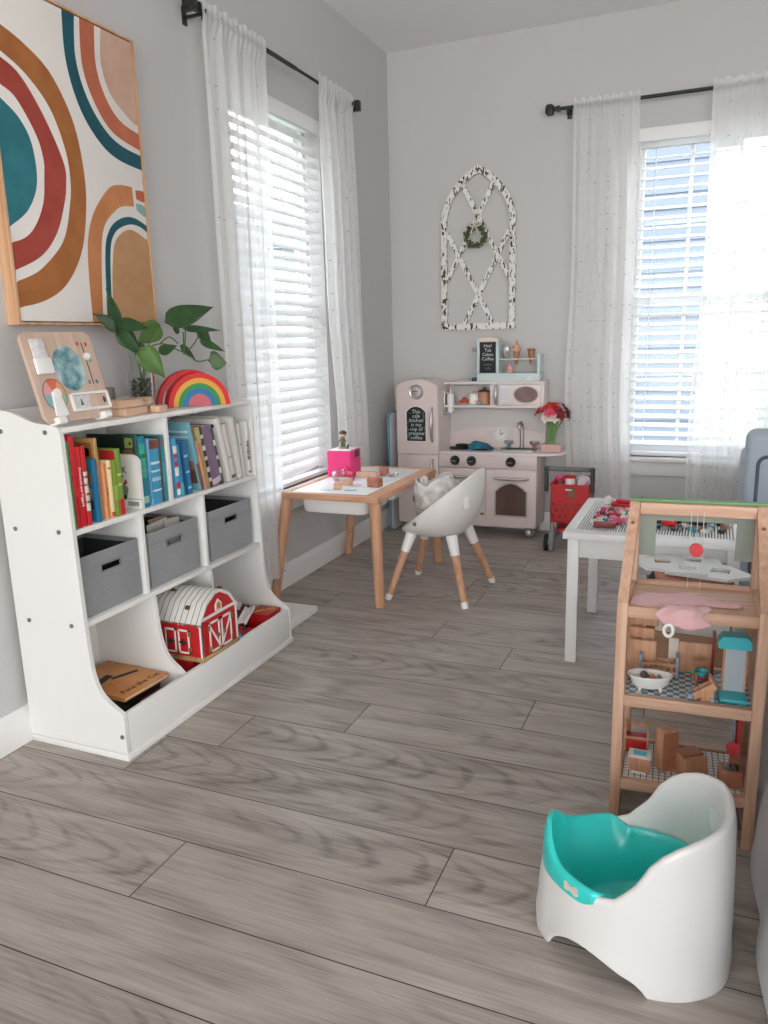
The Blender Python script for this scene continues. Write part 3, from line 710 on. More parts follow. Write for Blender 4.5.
single(MB().box(-.02, .02, -.03, .03, 0, .02, .005), 'toy_block', RED, 'red block between the turquoise ball and the white ladder', 'toy block', None, (-1.372, 2.025, .10), 20)
single(MB().prism([(-.03, 0), (.03, 0), (.034, .03), (0, .05), (-.034, .03)], 'y', -.02, .02), 'toy_house_piece', mat('grey_toy', '#B9B6B2', .5), 'pale grey house shaped toy piece standing behind the ladder', 'toy', None, (-1.52, 2.07, .142), 35)
single(MB().box(-.028, .028, -.028, .028, 0, .012, .003).box(-.02, .02, -.02, .02, .012, .03, .004), 'toy_dome', mat('white_toy', '#DAD6D1', .45), 'white stepped toy piece behind the ladder', 'toy', None, (-1.515, 2.185, .137), 25)
single(MB().lathe([(0.001, 0), (.012, .002), (.014, .012), (.009, .02), (.001, .024)], 14), 'spinning_toy', mat('orange_toy', '#D98A35', .45), 'small orange spinning toy between barn and ladder', 'toy', None, (-1.535, 2.025, .142))
single(MB().box(-.05, .055, -.055, .045, 0, .105, .012), 'toy_bag', mat('dark_red_fabric', '#7E1A20', .8, bump=(60, .5)), 'dark red fabric toy bag at the back of the last compartment', 'toy bag', None, (-1.55, 2.06, .0365))
single(MB().box(-.04, .06, -.045, .045, 0, .100, .01), 'toy_bag', mat('brown_fabric', '#6E3A2C', .8, bump=(60, .5)), 'brown fabric toy bag behind the red tray', 'toy bag', None, (-1.535, 2.195, .0365))

# ---------------------------------------------------------------- things on top of the bookcase
ZT = .8625
t = thing('activity_board', 'wooden activity board with weather wheel and sliders, leaning on the bookcase top', 'activity board', (-1.462, 1.503, ZT+.0095), 0, rot=(R_(90), 0, R_(90)))
# local x along the shelf, local y up the board, local z towards the room
t.rotation_euler = (Euler((0, 0, R_(90))).to_matrix() @ Euler((R_(90-15), 0, 0)).to_matrix()).to_euler()
bw, bh = .113, .222
BIRCH = wood('birch_ply', '#C4A793', '#D3BAA8', 1, 24)
MB().prism(rrect(-bw, bw, 0, bh, .02, 6), 'z', 0, .010).build('board', BIRCH, t)
DISC = mat('teal_map_print', '#156B77', .5, noise=(26, .9, '#BFD9DB'))
MB().lathe([(.001, .0108), (.050, .0108), (.050, .010)], 40, (.010, .130, 0), sx=1, sy=1.14).build('season_disc', DISC, t)
pk = MB().box(-.098, -.046, .118, .158, .010, .020, .004).build('card_pocket', WPLAST, t)
MB().box(-.094, -.050, .126, .205, .0115, .016, .003).build('calendar_card', mat('card_white', '#E8E6E4', .6, noise=(90, .6, '#BDBBB9')), t)
wheel = None
for k, hx in enumerate(('#E0A27E', '#D96B55', '#D9A3A0', '#8FB6B8', '#6FA8B0', '#A5C7A8')):
    a0, a1 = 2*pi*k/6, 2*pi*(k+1)/6
    pts = [(-.062, .068)] + [(-.062+.034*cos(a0+(a1-a0)*j/8), .068+.038*sin(a0+(a1-a0)*j/8)) for j in range(9)]
    o = MB().prism(pts, 'z', .010, .0112).build('weather_wheel_sector', mat('wheel_'+hx.strip('#'), hx, .55), t)
MB().tube([(-.062+.035*cos(2*pi*k/40), .068+.039*sin(2*pi*k/40), .0108) for k in range(40)], .0008, 5, loop=True).build('wheel_groove', mat('groove_brown', '#4E443E', .7), t)
MB().prism([(-.072, .074), (-.052, .074), (-.042, .016), (-.062, .010), (-.080, .016)], 'z', .0112, .0165).build('wheel_pointer', WPLAST, t)
MB().cyl((-.062, .070, .0165), (-.062, .070, .022), .011, n=20).build('pointer_knob', WPLAST, t)
sl = MB(); o = rrect(-.020, .108, .020, .066, .005, 4); i = rrect(-.015, .103, .026, .060, .003, 4)
sl.band(o, i, 'z', .010, .019, closed=True); sl.build('slider_frame', WPLAST, t)
MB().box(-.015, .044, .026, .060, .010, .0135, .001).build('picture_card', mat('card_white', '#E8E6E4'), t)
MB().prism([(.008, .034), (.018, .034), (.013, .053)], 'z', .0135, .0142).build('tree_picture', mat('tree_green', '#3F7A66', .6), t)
MB().box(.044, .103, .026, .060, .010, .0145, .001).build('sliding_door', BIRCH, t)
MB().ell((.092, .043, .0145), (.005, .009, .0012), 14, 6).build('finger_hole', mat('groove_brown', '#4E443E'), t)
MB().box(.0745, .0775, .085, .195, .0098, .0104).build('slider_slot', mat('groove_brown', '#4E443E'), t)
k_ = MB().cyl((.078, .158, .010), (.078, .158, .016), .010, n=20).build('slider_knob', mat('knob_grey_white', '#D8D5D2', .5), t)
MB().cyl((.078, .158, .016), (.078, .158, .021), .006, n=16).build('knob_cap', WPLAST, k_)
for x, y, hx in ((.062, .192, '#C8483C'), (.09, .19, '#C8483C'), (.064, .092, '#5D8592'), (.09, .092, '#5D6E78'), (.09, .148, '#5DA5AE')):
    MB().ell((x, y, .010), (.0048, .006, .0008), 12, 6).build('printed_mark', mat('mark_'+hx.strip('#'), hx, .6), t)
for x in (-.075, .08): MB().box(x-.014, x+.014, -.006, .012, -.012, .026, .004).build('stand_foot', WPLAST, t)

# vase, pothos
VG = bpy.data.materials.new('clear_vase_glass'); VG.use_nodes = True
nt = VG.node_tree; nt.nodes.remove(nt.nodes['Principled BSDF'])
tr = nt.nodes.new('ShaderNodeBsdfTransparent'); gl = nt.nodes.new('ShaderNodeBsdfGlossy'); gl.inputs['Roughness'].default_value = .03; tr.inputs[0].default_value = (.93, .95, .94, 1)
fr = nt.nodes.new('ShaderNodeLayerWeight'); fr.inputs[0].default_value = .35; mx = nt.nodes.new('ShaderNodeMixShader')
nt.links.new(fr.outputs['Facing'], mx.inputs[0]); nt.links.new(tr.outputs[0], mx.inputs[1]); nt.links.new(gl.outputs[0], mx.inputs[2]); nt.links.new(mx.outputs[0], nt.nodes['Material Output'].inputs[0])
t = thing('glass_vase', 'clear glass vase with dark pebbles on the bookcase top', 'vase', (-1.56, 1.865, ZT))
MB().lathe([(.001, .001), (.036, .001), (.037, .006), (.040, .17), (.0425, .185), (.0405, .185), (.0375, .17), (.0345, .008), (.001, .006)], 32).build('vase_body', VG, t)
p = MB(); rr = random.Random(5)
for k in range(150):
    a, q, z = rr.uniform(0, 6.3), .029*math.sqrt(rr.random()), .012+rr.random()*.082
    p.ell((q*cos(a), q*sin(a), z), (.0055, .0045, .004), 7, 5)
o = p.build('pebbles', mat('dark_pebble', '#23221F', .35, noise=(120, .7, '#77726A')), t); o['kind'] = 'stuff'
LEAF = mat('pothos_leaf', '#33572C', .35, noise=(30, .8, '#233F21')); LEAF2 = mat('pothos_leaf_light', '#587A3E', .38, noise=(30, .7, '#456632'))
STEM = mat('pothos_stem', '#4F6B38', .5)
t = thing('pothos_plant', 'trailing green pothos cuttings growing from the glass vase', 'plant', (-1.56, 1.865, ZT+.03))
# leaves: base, tip, width, facing tilt, light?
lv = [((1.775, 1.09), (1.727, 1.206), .052, 0), ((1.77, 1.10), (1.664, 1.138), .045, 0), ((1.775, 1.115), (1.862, 1.10), .042, 0), ((1.79, 1.10), (1.845, 1.02), .06, 0),
      ((1.958, 1.118), (2.155, 1.168), .075, 0), ((1.975, 1.11), (1.885, 1.055), .07, 1), ((2.064, 1.085), (2.035, 1.125), .02, 0), ((2.075, 1.10), (2.235, 1.095), .026, 0),
      ((2.15, 1.10), (2.185, 1.045), .045, 0), ((2.125, 1.062), (2.195, 1.025), .034, 0), ((2.06, 1.05), (2.145, 1.0), .026, 0), ((2.178, 1.0), (2.275, .985), .07, 1),
      ((1.835, 1.045), (1.892, .955), .075, 1), ((1.92, 1.03), (2.0, 1.05), .035, 0), ((1.88, 1.06), (1.86, .99), .04, 0), ((1.87, 1.02), (1.925, .97), .045, 0)]
LB = MB(); rr = random.Random(11)
def leaf(mb, b, tp, w, mi, dx0, dx1):
    b = Vector((dx0, b[0]-1.865, b[1]-ZT-.03)); tp = Vector((dx1, tp[0]-1.865, tp[1]-ZT-.03))
    ax = tp-b; L = ax.length; ax.normalize()
    nrm = Vector((1, -.55+rr.uniform(-.2, .2), .25+rr.uniform(-.2, .3))); nrm = (nrm-ax*nrm.dot(ax)).normalized(); sd = ax.cross(nrm)
    mb.m(mi)
    vs = []; n = 12
    for i in range(n+1):
        u = i/n; hw = w/2*(sin(pi*min(1, u*1.02)**.62))**.9*(1-.25*u) if 0 < u < 1 else 0
        for s in (-1, -.5, 0, .5, 1):
            c = b+ax*L*u + sd*hw*s + nrm*(.10*w*abs(s)*(1-u*.5) - .10*L*(u-.4)**2)
            vs.append(c)
    fs = [(i*5+k, i*5+k+1, (i+1)*5+k+1, (i+1)*5+k) for i in range(n) for k in range(4)]
    mb.add(vs, fs)
for b, tp, w, mi in lv:
    d0 = rr.uniform(-.01, .03); leaf(LB, b, tp, w, mi, d0, d0+rr.uniform(-.02, .05))
o = LB.build('foliage', [LEAF, LEAF2], t)
md = o.modifiers.new('thickness', 'SOLIDIFY'); md.thickness = .0008
s = MB()
def st(*pts):
    q = smoothline([(x, y-1.865, z-ZT-.03) for x, y, z in pts], 6); s.tube(q, .0021, 7)
st((.0, 1.865, .90), (.005, 1.855, 1.0), (.0, 1.82, 1.08), (.0, 1.775, 1.10))
st((.01, 1.87, .90), (.0, 1.86, 1.02), (.01, 1.88, 1.06))
st((.0, 1.86, .90), (.0, 1.90, 1.03), (.01, 1.965, 1.055), (.015, 2.03, 1.035), (.02, 2.075, 1.02), (.02, 2.12, .997), (.02, 2.178, 1.0))
st((.0, 1.87, .92), (.01, 1.90, 1.05), (.01, 1.955, 1.115))
st((.015, 2.06, 1.02), (.015, 2.065, 1.09)); st((.015, 2.065, 1.03), (.015, 2.078, 1.10)); st((.018, 2.075, 1.03), (.02, 2.125, 1.065), (.02, 2.15, 1.10))
st((.01, 1.87, .92), (.0, 1.85, 1.03), (.01, 1.835, 1.05)); st((.0, 1.965, 1.055), (.01, 2.0, 1.075), (.01, 2.04, 1.055))
s.build('vine_stem', STEM, t)
t = thing('metal_tin', 'low silver tin standing behind the activity board', 'tin', (-1.615, 1.745, ZT))
MB().lathe([(.001, 0), (.045, 0), (.045, .072), (.0465, .074), (.044, .074), (.0435, .004), (.001, .003)], 36).build('tin_body', mat('satin_tin', '#B4B2B0', .35, .6), t)
t['label'] = 'low silver tin standing behind the activity board'
# wooden puzzle blocks
NAT = wood('natural_block', '#C9A287', '#DDBBA2', 1, 26)
for (x, y, z, hx, hy, hz, rz, lb) in ((-1.50, 1.735, ZT, .03, .062, .022, 6, 'long natural wooden block lying lowest under two others beside the vase'),
                                   (-1.505, 1.725, ZT+.0225, .03, .058, .022, -4, 'long natural wooden block lying on another one'),
                                   (-1.512, 1.80, ZT+.0225, .022, .03, .021, 12, 'short wooden block at the end on top of the pile'),
                                   (-1.468, 1.822, ZT, .014, .026, .02, 10, 'small wooden block standing before the rainbow')):
    m = MB().box(-hx, hx, -hy, hy, 0, hz, .003)
    if hy > .05: m.box(hx*.2, hx, hy*.55, hy*1.18, 0, hz, .003)
    single(m, 'wooden_block', NAT, lb, 'toy block', 'natural wooden blocks on the bookcase', (x, y, z), rz)
# stacking rainbow: six nested arches, each loose
RC = Matrix.Translation((-1.488, 2.034, ZT)) @ Matrix.Scale(.94, 4) @ Euler((0, 0, R_(52))).to_matrix().to_4x4()
rs = [(.098, .083, '#D2222A', 'bright red arch, second largest of the stacking rainbow'), (.083, .068, '#D6A23A', 'yellow arch of the stacking rainbow'),
      (.068, .053, '#2E8B4E', 'green arch of the stacking rainbow'), (.053, .037, '#2C6FA5', 'blue arch of the stacking rainbow'), (.037, 0, '#C2646C', 'solid pink half disc at the centre of the stacking rainbow')]
def arch(r1, r0, M, hexc, lb, d=.026):
    n = 28; m = MB()
    o = [(r1*cos(pi*k/n), r1*1.05*sin(pi*k/n)) for k in range(n+1)]; i = [(max(r0-.0006, 0)*cos(pi*k/n), max(r0-.0006, 0)*1.05*sin(pi*k/n)) for k in range(n+1)]
    o = [(x, z) for x, z in o]; 
    m.band([(x*.993, z*.993) for x, z in o], i, 'y', -d, d) if r0 else m.prism([(x*.985, z*.985) for x, z in o], 'y', -d, d)
    ob = single(m, 'rainbow_arch', mat('arch_'+hexc.strip('#'), hexc, .5, noise=(60, .25, hexc)), lb, 'stacking toy', 'arches of the stacking rainbow')
    ob.location = M.to_translation(); ob.rotation_euler = M.to_euler()
for r1, r0, hx, lb in rs: arch(r1, r0, RC, hx, lb)
arch(.107, .0935, RC @ Matrix.Translation((-.012, .0440, 0)), '#C81E27', 'largest red arch, standing just behind the rest of the rainbow', .017)

# ---------------------------------------------------------------- abstract canvas in a wooden frame
t = thing('framed_canvas', 'large abstract canvas of rust, teal and ochre arches hanging above the bookcase', 'wall art', (XW, 1.795, 1.523))
FW = wood('frame_oak', '#B98A62', '#D8AE88', 2, 20)
y0, y1, z0, z1 = 1.522, 2.068, 1.112, 1.934
f = MB().box(XW, XW+.042, y0, y0+.006, z0, z1).box(XW, XW+.042, y1-.006, y1, z0, z1).box(XW, XW+.042, y0+.006, y1-.006, z0, z0+.006).box(XW, XW+.042, y0+.006, y1-.006, z1-.006, z1)
f.build('frame', FW, t, True)
cv = MB().box(XW+.002, XW+.039, y0+.009, y1-.009, z0+.009, z1-.009, .001).build('canvas', mat('painted_canvas_white', '#E3DFDA', .7, bump=(700, .2)), t, True)
ya, yb, za, zb = y0+.0095, y1-.0095, z0+.0095, z1-.0095
def cl(p): return (min(max(p[0], ya), yb), min(max(p[1], za), zb))
def paint_band(outer, inner, hexc, n=46, dark=None):
    o = resample(smoothline(outer, 8), n); i = resample(smoothline(inner, 8), n)
    m = MB().band([cl(p) for p in o], [cl(p) for p in i], 'x', XW+.0385, XW+.0396)
    m.build('painted_arch', mat('pigment_'+hexc.strip('#'), hexc, .75, noise=(14, .6, dark or hexc)), cv, True)
def paint_blob(poly, hexc, dark=None):
    q = [cl(p) for p in smoothline(poly, 8)]
    MB().prism(q, 'x', XW+.0385, XW+.0396).build('painted_arch', mat('pigment_'+hexc.strip('#'), hexc, .75, noise=(14, .7, dark or hexc)), cv, True)
paint_band([(1.50, 1.838), (1.575, 1.822), (1.648, 1.798), (1.724, 1.753), (1.786, 1.657), (1.809, 1.55), (1.807, 1.444), (1.772, 1.315), (1.701, 1.22), (1.611, 1.172), (1.50, 1.15)],
           [(1.50, 1.782), (1.565, 1.762), (1.642, 1.727), (1.71, 1.665), (1.749, 1.573), (1.756, 1.50), (1.746, 1.436), (1.707, 1.335), (1.624, 1.259), (1.56, 1.228), (1.50, 1.21)], '#AB6B35', dark='#8F5528')
paint_band([(1.50, 1.766), (1.563, 1.747), (1.62, 1.721), (1.684, 1.642), (1.738, 1.537), (1.738, 1.48), (1.725, 1.433), (1.685, 1.35), (1.617, 1.284), (1.50, 1.234)],
           [(1.50, 1.70), (1.553, 1.684), (1.6, 1.662), (1.653, 1.587), (1.668, 1.53), (1.664, 1.491), (1.65, 1.422), (1.612, 1.359), (1.568, 1.325), (1.50, 1.306)], '#A9473A', dark='#923529')
paint_blob([(1.53, 1.66), (1.548, 1.653), (1.603, 1.616), (1.634, 1.56), (1.636, 1.47), (1.596, 1.398), (1.53, 1.35)], '#2E7C87', '#1F6471')
paint_band([(1.790, 1.94), (1.785, 1.807), (1.817, 1.699), (1.878, 1.625), (1.955, 1.586), (2.08, 1.572)], [(1.835, 1.94), (1.823, 1.818), (1.853, 1.725), (1.91, 1.659), (1.975, 1.627), (2.08, 1.612)], '#0F5360', dark='#0B4450')
paint_band([(1.854, 1.94), (1.846, 1.808), (1.884, 1.715), (1.951, 1.654), (2.08, 1.626)], [(1.910, 1.94), (1.900, 1.823), (1.929, 1.743), (1.985, 1.693), (2.08, 1.672)], '#BC6A4E', dark='#A85A40')
paint_blob([(1.934, 1.925), (1.922, 1.838), (1.946, 1.765), (2.003, 1.721), (2.06, 1.703), (2.06, 1.80), (2.06, 1.9), (2.06, 1.925), (1.99, 1.925)], '#C9A795', '#BB937F')
paint_band([(1.786, 1.11), (1.793, 1.308), (1.826, 1.411), (1.899, 1.494), (1.95, 1.515), (2.006, 1.517)], [(1.826, 1.11), (1.846, 1.30), (1.87, 1.389), (1.927, 1.442), (1.965, 1.458), (2.008, 1.462)], '#C28252', dark='#B06C40')
paint_band([(1.846, 1.10), (1.862, 1.304), (1.89, 1.382), (1.945, 1.421), (2.006, 1.429), (2.08, 1.405)], [(1.864, 1.10), (1.883, 1.306), (1.91, 1.374), (1.965, 1.404), (2.019, 1.408), (2.08, 1.384)], '#0F5360', dark='#0B4450')
paint_blob([(1.873, 1.125), (1.878, 1.2), (1.89, 1.287), (1.914, 1.356), (1.978, 1.393), (2.045, 1.374), (2.057, 1.36), (2.057, 1.25), (2.057, 1.125), (1.96, 1.125)], '#B98F67', '#A87C54')
paint_blob([(2.021, 1.511), (2.057, 1.511), (2.058, 1.482), (2.022, 1.486)], '#B55B45'); paint_blob([(2.019, 1.474), (2.056, 1.468), (2.057, 1.438), (2.019, 1.454)], '#86A6A2')

# pale ribbed panel lying on the floor past the bookcase
t = thing('floor_panel', 'thin white ribbed panel lying on the floor past the bookcase end', 'panel', (-1.53, 2.485, 0))
MB().prism(rrect(-.125, .135, -.195, .115, .015, 5), 'z', 0, .018).build('panel_body', WPLAST, t)
g = MB()
for k in range(20): g.box(-.115+k*.0125, -.115+k*.0125+.004, -.185, .105, .018, .0192)
g.build('rib', WPLAST, t)
# ---------------------------------------------------------------- pink play kitchen against the back wall
KP = mat('blush_pink_paint', '#D9CAC7', .42, noise=(6, .25, '#D4C3C0')); KW = mat('pale_pink_board', '#DED2CF', .45)
KT = mat('kitchen_white_top', '#DED7D5', .35)
CH = mat('satin_silver', '#BDBAB8', .3, .75)
CHALK = mat('chalkboard', '#15181B', .7, noise=(25, .4, '#22272B')); CHW = mat('chalk_white', '#C9CCCC', .8); CHB = mat('chalk_blue', '#6EA6B8', .8)
YF, YB = 3.93, 4.15
K = thing('play_kitchen', 'blush pink wooden play kitchen with fridge, sink and oven against the back wall', 'play kitchen', (-1.2, 4.04, 0))
def kb(name, *boxes, m=KP, b=.002, parent=None):
    mb = MB()
    for q in boxes: mb.box(*q, b)
    return mb.build(name, m, parent or K, True)
# fridge: body with an arched top
x0, x1 = -1.574, -1.337; zt, za = .800, .838
def archtop(x0, x1, zs, zm, n=14):
    out = []
    for k in range(n+1):
        u = k/n; out.append((x0+(x1-x0)*u, zs+(zm-zs)*(1-abs(2*u-1)**2.3)))
    return out
body = [(x1, .05), (x0, .05)] + archtop(x0, x1, zt, za)
MB().prism(body, 'y', YF+.016, YB).build('fridge_body', KW, K, True)
d = [(x1-.001, .437), (x0+.001, .437)] + archtop(x0+.001, x1-.001, zt, za)
fd = MB().prism(d, 'y', YF, YF+.0145).build('fridge_door', KP, K, True)
fz = kb('freezer_door', (x0+.001, x1-.001, YF, YF+.0145, .052, .433))
def handle(p, a, b, y, parent, nm='handle', w=.009, vertical=True):
    """bowed silver pull between a and b"""
    if vertical: pts = [(p, y+.001, a), (p, y-.012, a+(b-a)*.14), (p, y-.02, (a+b)/2), (p, y-.012, b-(b-a)*.14), (p, y+.001, b)]
    else: pts = [(a, y+.001, p), (a+(b-a)*.14, y-.012, p), ((a+b)/2, y-.02, p), (b-(b-a)*.14, y-.012, p), (b, y+.001, p)]
    q = smoothline(pts, 6); n = len(q)
    return MB().tube(q, [w*(.55+.45*sin(pi*k/(n-1))) for k in range(n)], 10).build(nm, CH, parent, True)
handle(-1.370, .505, .690, YF, fd); handle(-1.370, .30, .41, YF, fz)
# dial plate
dl = MB()
Mx = T_(-1.459, YF, .772, rx=90)
dl.lathe([(.040, 0), (.040, .004), (.036, .008), (.030, .006), (.028, .010), (.001, .013)], 36, M=Mx); dl.build('dial_plate', CH, fd, True)
MB().box(-1.476, -1.442, YF-.0145, YF-.012, .774, .779, .001).build('dial_mark', mat('dial_dark', '#6B6765', .4), fd, True)
# chalkboard with raised frame
cb = [(-1.398, .500), (-1.523, .500)] + archtop(-1.523, -1.398, .668, .700)
ci = [(-1.406, .508), (-1.515, .508)] + archtop(-1.515, -1.406, .664, .693)
MB().band(cb, ci, 'y', YF-.006, YF, closed=True).build('chalkboard_frame', KT, fd, True)
ch = MB().prism(ci, 'y', YF-.002, YF).build('chalkboard', CHALK, fd, True)
MF = Matrix.Translation((-1.4605, YF-.0024, .596)) @ Euler((R_(90), 0, 0)).to_matrix().to_4x4()
text('This\ncafe\nkitchen\nis my\ncup of\ncreative\ncoffee', .0285, MF, CHW, ch, 'chalk_lettering', .0002, True, spacing=.82)
dots = MB(); rr = random.Random(2)
for k in range(26):
    s = rr.choice((-1, 1)); x = -1.4605+s*rr.uniform(.036, .052); z = rr.uniform(.515, .665); r = rr.uniform(.002, .0045)
    dots.tube([(x+r*cos(2*pi*i/8), YF-.0024, z+r*sin(2*pi*i/8)) for i in range(8)], .0007, 4, loop=True)
dots.build('chalk_doodles', CHB, ch, True)
# towel roll holder on the fridge side
h = MB().box(-1.3365, -1.329, 4.02, 4.075, .640, .775, .002).box(-1.329, -1.290, 4.03, 4.065, .755, .763, .001).box(-1.329, -1.290, 4.03, 4.065, .648, .656, .001)
ho = h.build('towel_holder', CH, K, True)
MB().cyl((-1.303, 4.047, .657), (-1.303, 4.047, .754), .019, n=20).build('paper_roll', mat('paper_white', '#E9E7E6', .8), ho, True)
MB().cyl((-1.303, 4.047, .762), (-1.303, 4.047, .785), .004, n=8).build('holder_pin', CH, ho, True)
# main cabinet
X0, X1 = -1.335, -.803
kb('cabinet_body', (X0, X1, YF+.016, YB, .06, .446), m=KP)
kb('control_panel', (X0, X1, YF, YF+.0155, .374, .446))
for x in (-1.243, -1.152, -.940):
    k = MB().lathe([(.026, 0), (.026, .006), (.022, .010), (.019, .024), (.016, .027), (.001, .0275)], 28, M=T_(x, YF, .410, rx=90))
    ko = k.build('knob', mat('black_knob', '#232325', .3), K, True)
    MB().box(x-.013, x+.013, YF-.0285, YF-.027, .408, .412, .0005).build('knob_mark', mat('knob_mark_grey', '#8B8987', .5), ko, True)
ld = kb('cabinet_door', (X0+.001, -1.075, YF, YF+.0155, .062, .368))
handle(.325, -1.285, -1.125, YF, ld, vertical=False)
kb('door_latch', (-1.10, -1.082, YF-.014, YF, .122, .132), m=mat('dull_brass', '#8D6F5E', .5, .5), parent=ld)
od = kb('oven_door', (-1.073, X1-.001, YF, YF+.0155, .062, .368))
handle(.323, -1.034, -.844, YF, od, vertical=False)
ow = [(-.850, .118), (-1.024, .118), (-1.024, .255), (-1.012, .262), (-1.005, .272), (-.985, .285), (-.965, .297), (-.937, .302), (-.909, .297), (-.889, .285), (-.869, .272), (-.862, .262), (-.850, .255)]
iw = [(-.857, .125), (-1.017, .125), (-1.017, .252), (-1.006, .258), (-1.0, .267), (-.981, .279), (-.962, .290), (-.937, .295), (-.912, .290), (-.893, .279), (-.874, .267), (-.868, .258), (-.857, .252)]
MB().band(ow, iw, 'y', YF-.004, YF, closed=True).build('window_rim', CH, od, True)
MB().prism(iw, 'y', YF-.0012, YF).build('oven_window', mat('brown_tinted_window', '#5A4540', .15, noise=(9, .6, '#6F5850')), od, True)
for x in (X0+.05, X1-.045, x0+.04):
    for y in (YF+.05, YB-.04):
        c = MB().ell((x, y, .028), (.028, .026, .028), 18, 12)
        co = c.build('caster', CH, K, True)
        MB().cyl((x, y, .045), (x, y, .062), .012, n=12).build('caster_stem', mat('caster_grey', '#6D6B6A', .5), co, True)
# worktop with rounded shelf at its free end
ct = [(X0, YF-.008), (-.81, YF-.008), (-.76, YF-.004), (-.715, YF+.012), (-.688, YF+.04), (-.676, YF+.075), (-.676, YB-.06), (-.69, YB-.02), (-.72, YB), (X0, YB)]
ct = ct[:1]+smoothline(ct[1:6], 4)+smoothline(ct[6:9], 4)+ct[9:]
# hole for the sink is left out by building the top around it
sx0, sx1, sy0, sy1 = -1.035, -.835, 4.0, 4.10
MB().prism([p for p in ct], 'z', .447, .458).build('worktop', KT, K, True)
s = MB(); o = rrect(sx0, sx1, sy0, sy1, .018, 5); i = rrect(sx0+.014, sx1-.014, sy0+.012, sy1-.012, .014, 5)
s.band(o, i, 'z', .4575, .4635, closed=True); so = s.build('sink_rim', STEEL, K, True)
b = MB()
b.rings([[(x, y, .4635) for x, y in i], [(x, y, .4605) for x, y in i], [((x-(-.935))*.92-.935, (y-4.05)*.9+4.05, .4595) for x, y in i]], cap0=False, cap1=True)
b.build('sink_basin', mat('dark_steel', '#8E8C8A', .35, .8), so, True)
f = MB().cyl((-.925, 4.115, .458), (-.925, 4.115, .468), .016, n=20)
f.tube(smoothline([(-.925, 4.115, .465), (-.925, 4.115, .56), (-.925, 4.108, .588), (-.925, 4.085, .598), (-.925, 4.062, .588), (-.925, 4.055, .570)], 6), .0105, 12).build('faucet', STEEL, K, True)
for x, hx in ((-.995, '#4E8AA8'), (-.855, '#B56A5E')):
    t_ = MB().cyl((x, 4.115, .458), (x, 4.115, .482), .010, n=14).build('tap', mat('tap_'+hx.strip('#'), hx, .4), K, True)
    MB().lathe([(.001, .482), (.024, .483), (.026, .492), (.022, .50), (.001, .502)], 20, (x, 4.115, 0)).build('tap_cap', STEEL, t_, True)
# hob
for x in (-1.245, -1.12):
    r = MB()
    for q in (.030, .052): r.tube([(x+q*cos(2*pi*k/28), 4.03+q*.8*sin(2*pi*k/28), .4625) for k in range(28)], .0035, 6, loop=True)
    for a in range(4): r.tube([(x+.02*cos(a*pi/2), 4.03+.016*sin(a*pi/2), .466), (x+.058*cos(a*pi/2), 4.03+.046*sin(a*pi/2), .466)], .0038, 6)
    r.lathe([(.060, .458), (.060, .461), (.001, .461)], 30, (x, 4.03, 0), sy=.82)
    r.build('burner', mat('cast_black', '#1E1F20', .45), K, True)
# backsplash with curved top, upper back panel, upper shelf and microwave
bs = [(X1, .458), (X0, .458)] + [(X0+(X1-X0)*k/20, .535+.038*sin(pi*k/20)) for k in range(21)]
MB().prism(bs, 'y', 4.128, 4.138).build('backsplash', KP, K, True)
kb('upper_back', (X0, X1+.002, 4.1385, YB, .446, .815), m=mat('light_grey_panel', '#C9C5C3', .6))
UY = 4.03
kb('upper_board', (-1.335, -.795, UY, YB, .806, .820), (-1.335, -.795, UY, YB, .682, .694), (-.809, -.795, UY, YB, .694, .806), (-1.079, -1.068, UY, YB, .694, .806), m=KW)
mw = kb('microwave_door', (-1.067, -.810, UY, UY+.012, .695, .805), m=KW)
handle(-1.044, .700, .800, UY, mw, w=.011)
pd = MB().box(-1.026, -.975, UY-.003, UY, .706, .794, .002).build('keypad', mat('keypad_white', '#E3E1E2', .5), mw, True)
g = MB()
for i_ in range(3):
    for j_ in range(6): g.box(-1.021+i_*.015, -1.009+i_*.015, UY-.0042, UY-.003, .711+j_*.013, .720+j_*.013)
g.build('keys', mat('key_grey', '#C9CCD3', .5), pd, True)
e0 = [(-.887+.068*cos(2*pi*k/36), .752+.047*sin(2*pi*k/36)) for k in range(36)]; e1 = [(-.887+.062*cos(2*pi*k/36), .752+.041*sin(2*pi*k/36)) for k in range(36)]
MB().band(e0, e1, 'y', UY-.004, UY, closed=True).build('window_rim', CH, mw, True)
MB().prism(e1, 'y', UY-.0015, UY).build('microwave_window', mat('mauve_tinted_window', '#7A6260', .12, noise=(14, .7, '#8F7A78')), mw, True)
# printed clock with wings on the backsplash
ck = MB().lathe([(.036, 0), (.036, .005), (.001, .0052)], 30, M=T_(-1.045, 4.128, .528, rx=90)).build('clock_face', mat('clock_white', '#E2E0DE', .5), K, True)
for s in (-1, 1):
    wg = MB()
    for k, (l, z) in enumerate(((.058, .020), (.054, .008), (.045, -.004), (.034, -.015))):
        wg.box(min(s*.03, s*(.03+l*.75))-1.045, max(s*.03, s*(.03+l*.75))-1.045, 4.124, 4.128, .528+z-.0045, .528+z+.0045, .002)
    wg.build('clock_wing', mat('wing_grey', '#D3D1CF', .5), ck, True)
hd = MB().box(-1.0465, -1.0435, 4.1215, 4.1228, .528, .556).box(-.002, .002, -.0005, .0008, 0, .022, M=T_(-1.045, 4.122, .528, ry=60))
hd.build('clock_hands', INK, ck, True)
nm = MB()
for k in range(12): nm.box(-.001, .001, -.0006, .0006, .026, .032, M=T_(-1.045, 4.1226, .528, ry=30*k))
nm.build('hour_marks', INK, ck, True)

